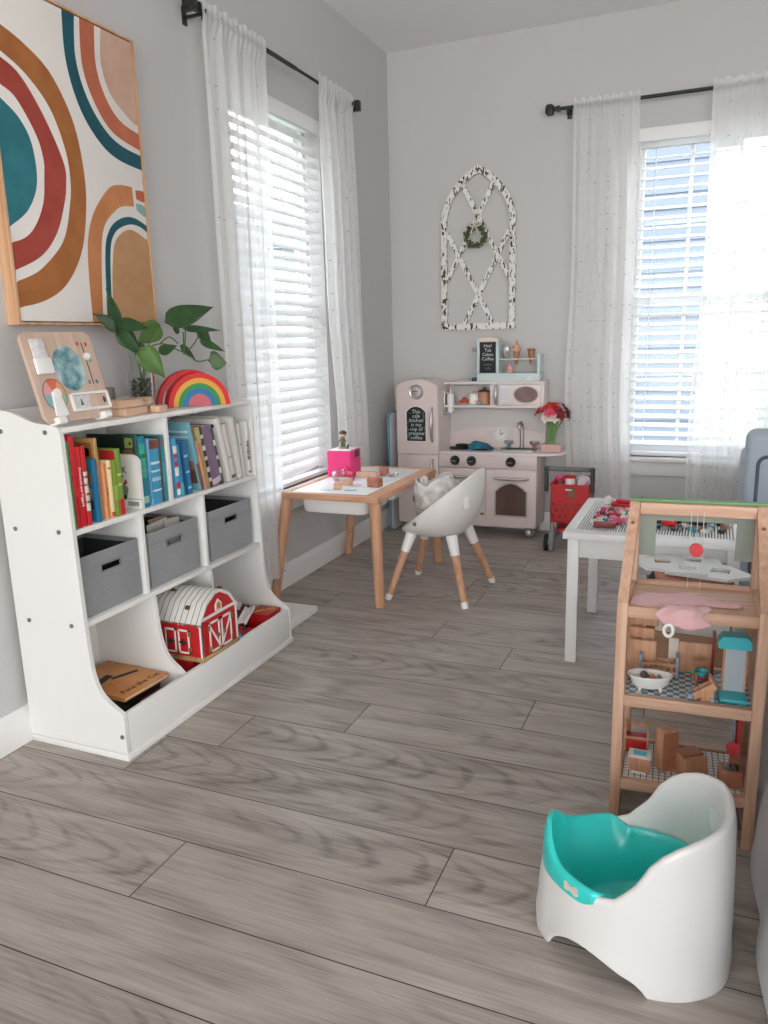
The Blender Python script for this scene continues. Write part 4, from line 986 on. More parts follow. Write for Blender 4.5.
# folded board standing between fridge and wall
t = thing('folding_board', 'white padded board with teal piping standing between wall and pink fridge', 'board', (-1.615, 3.985, 0))
bpts = rrect(-.07, .09, .0, .655, .03, 5)
MB().prism(bpts, 'x', -.008, .008).build('panel', mat('padded_white', '#D6D4D6', .7), t)
MB().tube([(0, a, b) for a, b in bpts], .0055, 8, loop=True).build('piping', mat('teal_piping', '#2E8FA6', .6), t)

# ---- things on the kitchen
t = thing('tea_tray', 'white oval plate under the tea set in the kitchen cubby', 'plate', (-1.185, 4.085, .6945))
MB().lathe([(.001, 0), (.05, .001), (.058, .006), (.056, .007), (.048, .003), (.001, .003)], 30, sx=1.3, sy=.85).build('plate_body', WPLAST, t)
t = thing('toy_pot', 'white toy pot with wooden lid knob in the kitchen cubby', 'toy pot', (-1.185, 4.085, .6985))
MB().lathe([(.001, 0), (.024, 0), (.026, .004), (.026, .050), (.024, .053), (.001, .054)], 24).build('pot_body', WPLAST, t)
MB().ell((0, 0, .061), .0085, 12, 8).build('lid_knob', OAK, t)
TERRA = mat('terracotta_wood', '#B98567', .5)
t = thing('toy_teapot', 'tan wooden toy teapot with dark lid in the kitchen cubby', 'toy teapot', (-1.126, 4.085, .6965))
MB().lathe([(.001, 0), (.029, 0), (.031, .006), (.030, .060), (.026, .066), (.001, .066)], 26).build('pot_body', TERRA, t)
MB().lathe([(.031, .066), (.031, .072), (.020, .077), (.001, .078)], 24).ell((0, 0, .083), .008, 12, 8).build('pot_lid', mat('dark_wood_lid', '#4A3D36', .5), t)
MB().tube([(-.028, 0, .025), (-.04, 0, .04), (-.052, 0, .058)], [.007, .0055, .004], 10).build('spout', WPLAST, t)
MB().tube(smoothline([(.029, 0, .05), (.037, -.004, .048), (.037, -.004, .022), (.029, 0, .018)], 4), .004, 8).build('pot_handle', WPLAST, t)
t = thing('toy_food', 'red and orange toy food heap in the kitchen cubby beside the white pot', 'toy food', (-1.235, 4.08, .6985))
m = MB()
for q in ((-.014, 0, .012, .016), (.012, .008, .012, .015), (.002, -.012, .026, .014)): m.ell(q[:3], (q[3], q[3], q[3]*.75), 14, 8)
m.build('tomato', mat('toy_tomato', '#B4402F', .45, noise=(60, .6, '#C86A3C')), t)
single(MB().lathe([(.001, 0), (.010, 0), (.013, .010), (.006, .02), (.001, .021)], 16), 'toy_cup', mat('grey_teal_toy', '#7F98A0', .4), 'tiny grey blue toy cup before the tan teapot', 'toy cup', None, (-1.14, 4.045, .6945))
t = thing('kitchen_cloth', 'crumpled teal and blue cloth lying over the second toy burner', 'cloth', (-1.125, 4.02, .4645))
def crumple(w, d, h, seed, n=26):
    rr = random.Random(seed); ks = [(rr.uniform(20, 60)/max(w, d)*.14, rr.uniform(20, 60)/max(w, d)*.14, rr.uniform(0, 6)) for _ in range(5)]
    def f(u, v):
        x, y = (u-.5)*w, (v-.5)*d; q = max(0, 1-((2*u-1)**4+(2*v-1)**4)*.8)
        z = h*q*(.45+.14*sum(sin(a*x+b*y+c) for a, b, c in ks))
        return (x*(1+.08*sin(9*v+seed)), y*(1+.1*sin(7*u)), max(.001, z))
    return MB().grid(f, n, n)
o = crumple(.135, .085, .05, 3).build('cloth_body', mat('teal_cloth', '#2F8090', .9, noise=(26, .9, '#1D4A66'), bump=(80, .4)), t)
o.modifiers.new('thickness', 'SOLIDIFY').thickness = .002
single(MB().lathe([(.001, 0), (.032, 0), (.036, .012), (.034, .013), (.030, .003), (.001, .003)], 26).box(-.085, -.033, -.006, .006, .006, .012, .003), 'toy_pan', mat('cast_black', '#1E1F20'), 'black toy frying pan on the first burner', 'toy pan', None, (-1.235, 4.03, .470), 200)

# mint tea caddy on top
MINT = mat('mint_paint', '#C2D2D2', .45)
t = thing('tea_stand', 'mint green toy cafe stand with a chalkboard panel on the kitchen top', 'toy stand', (-.985, 4.09, .8205))
y0, y1 = -.05, .045
MB().box(-.17, .165, y0, y1, 0, .042, .003).build('drawer_base', MINT, t)
for a_, b_, h_ in ((-.17, -.155, .215), (-.067, -.052, .205), (.150, .165, .135)): MB().box(a_, b_, y0, y1, .042, h_, .002).build('side_panel', MINT, t)
MB().box(-.052, .150, y0+.012, y1-.01, .110, .116, .001).build('shelf', mat('shelf_grey_white', '#CFCBC8', .5), t)
MB().prism([(-.17, .205), (-.052, .205), (-.062, .222), (-.10, .228), (-.14, .226), (-.165, .216)], 'y', y0+.004, y1).build('canopy', mat('canopy_cream', '#DCCDBF', .7), t)
cbp = MB().box(-.154, -.068, y0+.004, y0+.010, .044, .203, .001).build('chalkboard', CHALK, t)
text('Hey!\nTea\nCakes\nCoffee', .024, Matrix.Translation((-.111, y0+.0038, .150)) @ Euler((R_(90), 0, 0)).to_matrix().to_4x4(), CHW, cbp, 'chalk_lettering', .0002, spacing=.95)
text('menu\ncafe', .02, Matrix.Translation((-.111, y0+.0038, .078)) @ Euler((R_(90), 0, 0)).to_matrix().to_4x4(), mat('chalk_dim', '#6B7378', .8), cbp, 'chalk_lettering', .0002)
MB().cyl((-.17, 0, .165), (-.208, 0, .165), .009, n=14).build('side_peg', mat('grey_peg', '#9A9896', .5), t)
MB().prism([(.09, .006), (.132, .006), (.111, .03)], 'y', y0-.0008, y0+.0005).build('drawer_print', mat('mint_light', '#D5E2DF', .5), t)
# plates, spoon and ice creams on the stand
for k in range(2):
    single(MB().lathe([(.001, 0), (.024, .001), (.031, .005), (.0295, .006), (.022, .003), (.001, .003)], 26, M=T_(0, 0, 0, ry=76)), 'toy_plate', WPLAST, ('white toy plate upright on the mint stand, beside the spoon', 'white toy plate upright on the mint stand, beside the ice cream')[k], 'toy plate', 'toy plates on the mint stand', (-1.012+.024*k, 4.085, .9685))
t = thing('toy_spoon', 'silver toy ladle standing in the mint stand beside the chalkboard', 'toy spoon', (-1.032, 4.075, .8635), 0, rot=(R_(4), R_(14), 0))
MB().cyl((0, 0, 0), (0, 0, .10), .0035, n=8).build('spoon_handle', CH, t); MB().ell((0, -.004, .122), (.019, .009, .024), 18, 10).build('spoon_bowl', CH, t)
def icecream(x, label, colors, top):
    t = thing('toy_ice_cream', label, 'toy ice cream', (x, 4.085, .903), 0, None)
    MB().lathe([(.001, 0), (.006, .004), (.016, .055), (.0165, .070), (.001, .071)], 18).build('cone', mat('waffle_tan', '#A87458', .6), t)
    if top: 
        MB().lathe([(.001, .069), (.019, .07), (.023, .078), (.021, .088), (.017, .092), (.018, .097), (.013, .105), (.001, .107)], 20).build('scoop', mat('scoop_peach', '#D9A98A', .5), t)
        MB().cyl((0, 0, .105), (0, 0, .128), .006, .0045, n=10).build('stick_top', mat('tan_knob', '#B98A5E', .5), t)
    else: MB().lathe([(.001, .069), (.021, .07), (.021, .082), (.001, .084)], 20).build('scoop', mat('scoop_brown', '#8C5F48', .5), t)
icecream(-.952, 'toy ice cream cone with peach scoops on the mint stand', None, True)
icecream(-.875, 'brown toy ice cream cone at the end of the mint stand', None, False)
t = thing('toy_cupcake', 'pink toy cupcake on the lower level of the mint stand', 'toy cupcake', (-.982, 4.07, .8635))
MB().lathe([(.001, 0), (.014, 0), (.018, .018), (.001, .019)], 18).build('cup_base', mat('cup_tan', '#C99A80', .6), t)
MB().ell((0, 0, .024), (.021, .021, .013), 16, 8).ell((0, 0, .036), (.012, .012, .009), 14, 8).build('icing', mat('icing_pink', '#DDA3A6', .5), t)
single(MB().box(-.014, .014, -.014, .014, 0, .018, .003), 'toy_block', mat('navy_toy', '#1C4A66', .5), 'small navy block on the kitchen top beside the mint stand', 'toy block', None, (-1.175, 4.075, .8205))

# flowers in a glass vase standing on a pink block at the worktop end
single(MB().box(-.05, .05, -.032, .032, 0, .040, .004), 'pink_block', mat('pink_wood', '#CFA49F', .6), 'pink block under the flower bunch at the worktop end', 'block', None, (-.748, 4.030, .4585), 0)
t = thing('flower_bunch', 'bunch of red, cream and burgundy artificial lilies standing on the pink block', 'flowers', (-.752, 4.022, .4985))
s = MB(); rr = random.Random(8); heads = []
for k in range(16):
    a = 2*pi*k/16; b0 = (.022*cos(a)*rr.uniform(.4, 1), .012*sin(a), 0); sp = rr.uniform(.5, 1.1)
    top = (.045*cos(a)*sp + .012, .026*sin(a), .125+.015*rr.random())
    s.tube(smoothline([b0, ((b0[0]+top[0])*.45, (b0[1]+top[1])*.5, .08), top], 5), .0048, 7)
s.build('flower_stems', mat('stem_green', '#5F8547', .5, noise=(40, .6, '#84A260')), t)
def bloom(c, tilt, az, r, petals, hexc, name='bloom'):
    c = (c[0]*.9, c[1]*.9, c[2]-.025); r = r*.9
    m = MB(); M = Matrix.Translation(c) @ Euler((0, 0, R_(az))).to_matrix().to_4x4() @ Euler((0, R_(tilt), 0)).to_matrix().to_4x4()
    for k in range(petals):
        Q = M @ Euler((0, 0, 2*pi*k/petals)).to_matrix().to_4x4()
        def f(u, v, Q=Q):
            w = r*.34*sin(pi*min(1, .12+u*.9))**.8*(v*2-1)
            return Q @ Vector((r*(.10+.85*u), w, r*(.55*u-.5*u*u*u*.9) + r*.25*abs(v*2-1)**2*(1-u)))
        m.grid(f, 7, 4)
    m.ell(M @ Vector((0, 0, r*.12)), r*.16, 8, 6)
    o = m.build(name, mat('petal_'+hexc.strip('#'), hexc, .5, noise=(60, .4, hexc)), t)
    o.modifiers.new('thickness', 'SOLIDIFY').thickness = .0012
for c, tl, az, r, n, hx in (((-.045, -.03, .195), 40, 190, .046, 6, '#C9343E'), ((-.01, -.01, .212), 25, 250, .048, 6, '#D24A3C'), ((-.015, -.045, .165), 65, 250, .044, 6, '#E5D3C4'), ((.02, -.045, .162), 60, 300, .04, 6, '#E8DCD2'),
                          ((.03, -.02, .20), 45, 330, .05, 6, '#B4262E'), ((.075, 0, .205), 50, 20, .046, 6, '#6E1E28'), ((.088, -.02, .180), 70, 350, .038, 6, '#5A1D2A'), ((-.07, -.01, .19), 60, 180, .04, 6, '#BE2F3A'), ((.005, .02, .225), 15, 90, .044, 6, '#D8603C'), ((.055, -.035, .178), 70, 310, .036, 6, '#8A2430'), ((.0, -.05, .19), 55, 270, .036, 6, '#D8486A')):
    bloom(c, tl, az, r, n, hx)

# ---------------------------------------------------------------- arched window frame on the wall, wreath
CHIP = bpy.data.materials.new('chipped_white_paint'); CHIP.use_nodes = True
nt = CHIP.node_tree; p = nt.nodes['Principled BSDF']; p.inputs['Roughness'].default_value = .75
tc = nt.nodes.new('ShaderNodeTexCoord'); vo = nt.nodes.new('ShaderNodeTexNoise'); vo.inputs['Scale'].default_value = 66; vo.inputs['Detail'].default_value = 3; vo.inputs['Roughness'].default_value = .6
mp = nt.nodes.new('ShaderNodeMapping'); mp.inputs['Scale'].default_value = (1.35, 1, .55); nt.links.new(tc.outputs['Object'], mp.inputs[0]); nt.links.new(mp.outputs[0], vo.inputs['Vector'])
cr = nt.nodes.new('ShaderNodeValToRGB'); cr.color_ramp.interpolation = 'CONSTANT'
cr.color_ramp.elements[0].color = lin('#4A3B33'); cr.color_ramp.elements[1].position = .432; cr.color_ramp.elements[1].color = lin('#E2E0DC')
nt.links.new(vo.outputs['Fac'], cr.inputs[0]); nt.links.new(cr.outputs[0], p.inputs['Base Color'])
t = thing('arched_wall_frame', 'distressed white arched window frame with diamond lattice hanging on the back wall', 'wall decor', (-1.182, YW, 1.09))
cx = -1.182; hw = .202
def gothic(hw, zb, zs, zt):
    """right side up and over, starting at the lower right corner"""
    q = smoothline([(1, 0), (.945, .22), (.80, .47), (.50, .745), (.22, .92), (0, 1)], 4)
    right = [(hw, zb)] + [(hw*x, zs+(zt-zs)*z) for x, z in q]
    return right + [(-x, z) for x, z in right[:-1][::-1]]
o_ = gothic(.202, 0, .565, .828); i_ = gothic(.172, .034, .555, .790)
MB().band([(x+cx, z+1.09) for x, z in o_], [(x+cx, z+1.09) for x, z in i_], 'y', YW-.026, YW-.001, closed=True).build('outer_frame', CHIP, t, True)
def lat(a, b, dy):
    d = Vector((b[0]-a[0], b[1]-a[1])); n = Vector((-d.y, d.x)).normalized()*.0125
    MB().prism([(a[0]-n.x, a[1]-n.y), (b[0]-n.x, b[1]-n.y), (b[0]+n.x, b[1]+n.y), (a[0]+n.x, a[1]+n.y)], 'y', YW-.017-dy, YW-.006-dy).build('lattice_bar', CHIP, t, True)
lat((-1.271, 1.838), (-1.010, 1.350), 0); lat((-1.096, 1.832), (-1.356, 1.345), .002)
lat((-1.356, 1.600), (-1.098, 1.120), 0); lat((-1.010, 1.598), (-1.256, 1.120), .002)
t = thing('wreath', 'small green leaf wreath with a pale bow hanging on the arched frame', 'wreath', (-1.188, YW-.046, 1.567))
m = MB(); rr = random.Random(6)
for k in range(150):
    a = rr.uniform(0, 2*pi); q = .049+rr.uniform(-.013, .013); b = rr.uniform(0, 6.3)
    c = Vector((q*cos(a), rr.uniform(-.009, .009), q*sin(a)))
    m.ell((0, 0, 0), (.0095, .0018, .0055), 7, 5, M=Matrix.Translation(c) @ Euler((rr.uniform(-.8, .8), b, rr.uniform(-.8, .8))).to_matrix().to_4x4())
m.build('wreath_leaves', mat('box_leaf', '#3F4D31', .55, noise=(90, .9, '#6A7A50')), t)
MB().tube([(.049*cos(2*pi*k/24), 0, .049*sin(2*pi*k/24)) for k in range(24)], .006, 7, loop=True).build('wreath_ring', mat('twig_brown', '#4A3D2E', .8), t)
r = MB()
for s in (-1, 1):
    r.tube(smoothline([(0, -.012, .052), (s*.018, -.018, .066), (s*.032, -.014, .058), (s*.016, -.016, .048), (0, -.012, .052)], 5), .0045, 6)
    r.tube(smoothline([(0, -.012, .052), (s*.014, -.016, .03), (s*.02, -.013, .008)], 4), [.004]*9, 6)
r.ell((0, -.014, .053), .007, 10, 6)
r.tube([(-.006, .012, .055), (-.012, .034, .236)], .0011, 5).tube([(.006, .012, .055), (.010, .034, .236)], .0011, 5)
r.build('ribbon', mat('linen_ribbon', '#C9C3B6', .8), t)
# ---------------------------------------------------------------- play table by the window
t = thing('play_table', 'low beech play table with white top and hanging white tubs under the window', 'table', (-1.383, 3.045, 0))
x0, x1, y0, y1, zt = -1.593, -1.166, 2.690, 3.395, .455
def part(mb, nm, m, lb=None): return mb.build(nm, m, t, True, label=lb)
for a_, b_ in ((y0, y0+.032), (y1-.032, y1)): part(MB().box(x0, x1, a_, b_, zt-.026, zt, .003), 'frame_rail', OAKX)
for a_, b_ in ((x0, x0+.032), (x1-.062, x1)): part(MB().box(a_, b_, y0+.032, y1-.032, zt-.026, zt, .003), 'frame_rail', OAKY)
part(MB().box(x0+.0322, x1-.0622, y0+.0322, y1-.0322, zt-.020, zt-.002, .001), 'tabletop', mat('white_board', '#E8E8E8', .3))
def leg_(bx_, by_, dx, dy):
    m = MB(); tp = Vector((bx_+dx, by_+dy, zt-.027)); b = Vector((bx_, by_, 0)); r0, r1 = .0155, .0205
    rings = []
    for c, r in ((b, r0), (b+(tp-b)*.02, r0+.001), (tp, r1)): rings.append([(c.x+r*cos(R_(a))*1.18, c.y+r*sin(R_(a))*1.18, c.z) for a in (15, 45, 75, 105, 135, 165, 195, 225, 255, 285, 315, 345)])
    m.rings(rings); part(m, 'leg', OAK)
leg_(-1.176, 2.712, -.016, .012); leg_(-1.640, 2.676, .060, .040); leg_(-1.640, 3.400, .060, -.03); leg_(-1.162, 3.398, -.026, -.03)
for ya, yb in ((y0+.06, (y0+y1)/2-.012), ((y0+y1)/2+.012, y1-.06)):
    a = rrect(x0+.045, x1-.075, ya, yb, .03, 5); c = ((x0+x1-.03)/2, (ya+yb)/2)
    def sc(q, f): return [((x-c[0])*f+c[0], (y-c[1])*f+c[1]) for x, y in q]
    part(MB().rings([[(x, y, zt-.021) for x, y in a], [(x, y, zt-.028) for x, y in a], [(x, y, zt-.03) for x, y in sc(a, .97)], [(x, y, zt-.085) for x, y in sc(a, .93)], [(x, y, zt-.094) for x, y in sc(a, .88)]], cap0=False, cap1=True), 'storage_tub', WPLAST)

# pink speaker cube with a figurine on top
TZ = zt-.0015
t = thing('speaker_cube', 'bright pink padded speaker cube standing on the play table', 'speaker', (-1.520, 3.140, TZ), 3)
PK = mat('hot_pink_fabric', '#E23A7A', .75, bump=(700, .2))
MB().box(-.058, .058, -.062, .062, 0, .116, .007, seg=3).build('cube_body', PK, t)
MB().box(-.050, .050, -.054, .054, .1162, .121, .003).build('top_plate', WPLAST, t)
for s in (-1, 1): MB().prism([(-.014, .085), (.014, .085), (.012, .112), (0, .116), (-.012, .112)], 'x', s*.058, s*.068).build('ear', mat('dark_ear', '#4A3A40', .6), t)
t = thing('figurine', 'tiny painted figurine standing on the pink speaker cube', 'figurine', (-1.520, 3.135, TZ+.1215))
MB().lathe([(.001, 0), (.018, 0), (.018, .006), (.001, .007)], 20).build('base', mat('tan_base', '#B08C60', .6), t)
MB().tube([(-.006, 0, .006), (-.005, 0, .022), (0, 0, .03), (0, 0, .046), (0, 0, .05)], [.006, .0065, .011, .010, .006], 12).tube([(.006, 0, .006), (.005, 0, .024)], [.006, .0065], 10).tube([(-.008, -.002, .044), (-.017, -.006, .03)], [.0045, .0035], 8).tube([(.008, -.002, .044), (.017, -.006, .03)], [.0045, .0035], 8).build('figure_body', mat('figurine_green', '#4C6A52', .6, noise=(120, .7, '#7A5A40')), t)
MB().ell((0, 0, .063), (.0155, .0145, .0145), 18, 12).ell((0, -.0145, .061), (.0025, .003, .0025), 8, 6).build('figure_head', mat('figurine_skin', '#C99E7E', .6), t)
MB().ell((0, .002, .069), (.0172, .0165, .0125), 18, 10).build('figure_hair', mat('figurine_hair', '#3F3A2E', .6), t)
single(MB().tube(smoothline([(0, 0, 0), (.006, 0, .006), (.004, 0, .014), (.010, 0, .016)], 4), .004, 8), 'small_toy', mat('plum_toy', '#5A3A4A', .6), 'tiny plum toy beside the figurine on the pink cube', 'toy', None, (-1.487, 3.105, TZ+.1255))
# blocks and bits on the table
BLK = wood('natural_small_block', '#C49A80', '#D8B59B', 0, 40); BRN = mat('brown_red_block', '#9A5A4A', .55, noise=(60, .6, '#B98570'))
for x, y, hx, hy, h, rz, m_, lb in ((-1.395, 2.812, .016, .014, .026, 20, BLK, 'natural wooden block standing alone at the table edge beside the curtain'),
      (-1.405, 2.915, .023, .018, .028, -10, BLK, 'natural wooden block behind the edge one, before the glass jar'),
      (-1.405, 3.105, .036, .013, .024, 8, BLK, 'long natural wooden block before the pink cube'),
      (-1.345, 3.085, .016, .014, .028, -15, mat('printed_block', '#C88A78', .55, noise=(120, .8, '#D9BDAE')), 'pinkish printed block beside the long natural one'),
      (-1.335, 3.165, .02, .018, .038, 15, BRN, 'brown wooden block standing tallest behind the printed one'),
      (-1.268, 2.905, .027, .02, .036, -12, BRN, 'red brown wooden block close to the chair side of the table')):
    single(MB().box(-hx, hx, -hy, hy, 0, h, .002), 'toy_block', m_, lb, 'toy block', 'wooden blocks on the play table', (x, y, TZ), rz)
t = thing('glass_jar', 'small clear glass jar standing before the pink cube', 'jar', (-1.475, 2.99, TZ))
MB().lathe([(.001, 0), (.026, 0), (.030, .006), (.030, .034), (.025, .042), (.026, .048), (.024, .048), (.023, .042), (.0275, .034), (.0275, .007), (.001, .004)], 26).build('jar_body', VG, t)
t = thing('toy_horse', 'small pink toy horse standing beside the glass jar', 'toy horse', (-1.43, 3.01, TZ), 150)
HP = mat('pink_toy', '#D6406A', .45)
m = MB()
m.tube([(-.022, 0, .030), (-.012, 0, .031), (.01, 0, .031), (.02, 0, .034)], [.007, .0095, .009, .006], 10)
for x in (-.016, .014):
    for y in (-.005, .005): m.tube([(x, y, .028), (x+.001, y, .014), (x, y, 0)], [.004, .003, .0034], 8)
m.tube([(.016, 0, .034), (.024, 0, .048), (.028, 0, .054)], [.006, .005, .005], 8).tube([(.026, 0, .055), (.040, 0, .048)], [.0055, .0038], 8)
m.build('horse_body', HP, t)
MB().tube([(.014, 0, .042), (.021, 0, .054), (.027, 0, .061)], .003, 6).tube([(-.022, 0, .032), (-.031, 0, .026), (-.032, 0, .012)], [.003, .004, .0015], 6).build('mane_tail', mat('deep_pink_toy', '#A82A52', .5), t)
t = thing('trinket_dish', 'small clear dish with red pieces on the play table', 'dish', (-1.287, 3.145, TZ))
MB().lathe([(.001, 0), (.020, 0), (.027, .014), (.0255, .014), (.019, .002), (.001, .002)], 26, sx=1.2).build('dish_body', VG, t)
m = MB(); rr = random.Random(9)
for k in range(14): m.ell((rr.uniform(-.016, .016), rr.uniform(-.012, .012), .005+rr.random()*.006), (.005, .004, .003), 7, 5)
m.build('red_pieces', mat('red_bead', '#B5303A', .4), t)['kind'] = 'stuff'
rr = random.Random(21)
PAP = [('white sticker sheet lying flat on the play table near its centre', -1.36, 2.99, .045, .03, '#F0F0F2', 20), ('pale blue printed card lying beside the red brown block', -1.33, 2.80, .024, .014, '#6E96A6', 12),
       ('pink edged sticker sheet lying between blocks and dish', -1.30, 3.02, .035, .022, '#E6CFD3', -25), ('light grey card lying before the trinket dish', -1.255, 3.06, .03, .02, '#C9D3DA', 35), ('white paper strip lying near the table edge at the curtain', -1.44, 2.80, .035, .018, '#EDEDEE', -8), ('red printed sticker strip lying before the natural block', -1.36, 2.90, .03, .012, '#D98A8A', 10)]
for k, (lb, x, y, a, b, hx, rz) in enumerate(PAP):
    single(MB().box(-a, a, -b, b, 0, .0012), 'sticker_sheet', mat('sheet_'+hx.strip('#'), hx, .7, noise=(110, .8, '#D9D9DD')), lb, 'sticker', 'stickers and cards on the play table', (x, y, TZ+.0002*k), rz)

# ---------------------------------------------------------------- white scoop chair with wooden legs
SH = mat('chair_shell_white', '#DCDAD6', .4)
t = thing('toddler_chair', 'white scoop shell toddler chair with round wooden legs', 'chair', (-1.01, 2.985, 0))
cx, cy = -1.0, 2.985
def rim(a): # a: 0 = back (+x)
    x = cos(a); y = sin(a)
    u = (x+1)/2
    return Vector((cx+.006+.166*x, cy+.165*y*(1-.10*max(0, -x)), .285+.250*u**1.08))
def bot(a): return Vector((cx-.015+.105*cos(a), cy+.105*sin(a), .262))
def shell_ring(s, off, n=64):
    out = []
    for k in range(n):
        a = 2*pi*k/n; R0, B0 = rim(a), bot(a)
        p = R0.lerp(B0, s); out_d = Vector((cos(a), sin(a), -.35))
        bl = sin(pi*min(1, s))**.8*.040*(.75+.15*(cos(a)+1)/2)
        p = p + out_d.normalized()*bl
        p = p + Vector((cos(a), sin(a), 0))*(-off*(1-.3*s)) + Vector((0, 0, off*s*.9))
        out.append(p)
    return out
ss = [0, .08, .2, .35, .5, .65, .8, .92, 1]
outer = [shell_ring(s, 0) for s in ss]; inner = [shell_ring(s, .008) for s in ss][::-1]
m = MB(); m.rings(outer, cap0=False, cap1=True); m.rings(inner, cap0=True, cap1=False)
o = len(m.v)
m.rings([shell_ring(0, .008), [p+Vector((0, 0, .002)) for p in shell_ring(0, .004)], shell_ring(0, 0)], cap0=False, cap1=False)
m.build('seat_shell', SH, t, True, smooth=60)
for s in (-1, 1):       # grip slots in the back of the shell, shown as inset pads
    a = s*R_(38); P = shell_ring(.33, -.0012, 64)[int(round((a % (2*pi))/(2*pi)*64)) % 64]
    nrm = Vector((cos(a), sin(a), .05)).normalized()
    Q = Matrix.Translation(P) @ nrm.to_track_quat('Z', 'Y').to_matrix().to_4x4()
    MB().prism(rrect(-.012, .012, -.024, .024, .008, 4), 'z', -.004, .0018, M=Q).build('grip_slot', mat('slot_pale', '#EFEDE9', .5), t, True)
    a = s*R_(112); P = shell_ring(.26, 0, 64)[int(round((a % (2*pi))/(2*pi)*64)) % 64]
    nrm = Vector((cos(a), sin(a), -.15)).normalized(); Q = Matrix.Translation(P) @ nrm.to_track_quat('Z', 'Y').to_matrix().to_4x4()
    MB().cyl((0, 0, -.003), (0, 0, .003), .0085, n=18, M=Q).build('side_screw', mat('grey_screw', '#6E6C6A', .5), t, True)
for bx_, by_ in ((-.846, 2.797), (-.832, 3.168), (-1.186, 3.180), (-1.182, 2.806)):
    b = Vector((bx_, by_, 0)); tp = Vector((cx-.01+(bx_-cx)*.50, cy+(by_-cy)*.50, .278)); d = tp-b
    lo = MB().tube([b+d*.075, b+d*.72], [.0135, .0165], 16).build('leg', OAK, t, True)
    MB().tube([b, b+d*.03, b+d*.085], [.0125, .0145, .0150], 16).build('foot_cap', WPLAST, lo, True)
    MB().tube([b+d*.70, b+d*.76, b+d*.97], [.0185, .020, .024], 16).build('leg_socket', WPLAST, lo, True)
# patterned fabric bag sitting in the chair
t = thing('fabric_bag', 'crumpled grey and white patterned fabric bag sitting in the scoop chair', 'bag', (-1.035, 3.02, .285))
PAT = mat('patterned_fabric', '#DDD9D5', .9, noise=(22, 1, '#A39B95'), bump=(40, .3))
rr = random.Random(12)
def bag_ring(z, sx, sy, amp, n=48, ph=0):
    return [(sx*cos(2*pi*k/n)*(1+amp*sin(5*2*pi*k/n+ph)+amp*.6*sin(9*2*pi*k/n+2*ph)), sy*sin(2*pi*k/n)*(1+amp*sin(4*2*pi*k/n+1+ph)), z+amp*.16*sin(3*2*pi*k/n+ph*2)) for k in range(n)]
prof_ = [(.0, .055, .05, .02), (.03, .082, .075, .05), (.08, .094, .088, .06), (.13, .098, .09, .07), (.165, .092, .088, .10), (.185, .088, .082, .13), (.178, .078, .074, .13), (.14, .076, .07, .08), (.06, .068, .06, .05)]
m = MB(); m.rings([bag_ring(z, a, b, c, ph=.35*k) for k, (z, a, b, c) in enumerate(prof_)])
m.build('bag_body', PAT, t, smooth=70)
m = MB(); m.rings([bag_ring(z, a, b, .1, ph=1.7+.35*k) for k, (z, a, b) in enumerate(((.160, .068, .064), (.178, .070, .066), (.186, .060, .056), (.150, .055, .05)))], cap0=False)
m.build('bag_lining', mat('pale_lining', '#CFCDCB', .7, sheen=.3), t, smooth=70)
MB().box(-.098, -.094, -.03, .02, .095, .12, .002).build('bag_label', mat('dark_patch', '#6C6662', .8), t)

# ---------------------------------------------------------------- red toy shopping cart
t = thing('toy_shopping_cart', 'red toy shopping cart with grey frame beside the pink kitchen', 'shopping cart', (-.605, 3.84, 0))
GREY = mat('dark_grey_plastic', '#3A3A3C', .45); LG = mat('light_grey_plastic', '#8A898A', .45)
xa, xb, ya, yb, z0, z1 = -.697, -.512, 3.752, 3.93, .150, .336
b = MB()
def wall_holes(mb, fx, u0, u1, za, zb, nu, nz, r0):
    """grid of bars leaving square openings: fx maps (u, z, d) to world"""
    for i in range(nu+1):
        u = u0+(u1-u0)*i/nu; pass
def basket_side(p0, p1, th):
    """perforated wall from p0 to p1 (xy), lattice band in its lower half"""
    p0, p1 = Vector((*p0, 0)), Vector((*p1, 0)); d = (p1-p0); L = d.length; d.normalize(); n = Vector((-d.y, d.x, 0))
    M = Matrix(((d.x, n.x, 0, p0.x), (d.y, n.y, 0, p0.y), (0, 0, 1, 0), (0, 0, 0, 1)))
    b.box(0, L, 0, th, z1-.014, z1, M=M).box(0, L, 0, th, z0, z0+.022, M=M).box(0, L, 0, th, z1-.075, z1-.064, M=M)
    b.box(0, L*.5-.012, 0, th*.6, z1-.064, z1-.014, M=M).box(L*.5+.03, L, 0, th*.6, z1-.064, z1-.014, M=M)
    rows = 3; zz0, zz1 = z0+.022, z1-.075; cols = 6; hz = (zz1-zz0)/(rows)
    for r in range(rows):
        za_ = zz0+hz*r
        b.box(0, L, 0, th, za_+hz*.62, za_+hz, M=M)
        for c in range(cols+1):
            u = L*(c+(.5 if r % 2 else 0))/cols
            b.box(max(0, u-.0095), min(L, u+.0095), 0, th, za_, za_+hz*.62, M=M)
basket_side((xa, ya), (xb, ya), .004); basket_side((xb, ya), (xb, yb), .004); basket_side((xb, yb), (xa, yb), .004); basket_side((xa, yb), (xa, ya), .004)
b.box(xa, xb, ya, yb, z0-.004, z0+.004)
b.box(xa-.005, xb+.005, ya-.005, ya+.006, z1-.008, z1+.003).box(xa-.005, xb+.005, yb-.006, yb+.005, z1-.008, z1+.003).box(xa-.005, xa+.006, ya, yb, z1-.008, z1+.003).box(xb-.006, xb+.005, ya, yb, z1-.008, z1+.003)
bo = b.build('basket', RED, t, True)
MB().box(-.626, -.594, ya-.0065, ya-.0045, .310, .318).build('basket_badge', mat('badge_white', '#D8D5D2', .5), bo, True)
for z in (.235, .24): pass
hd = MB()
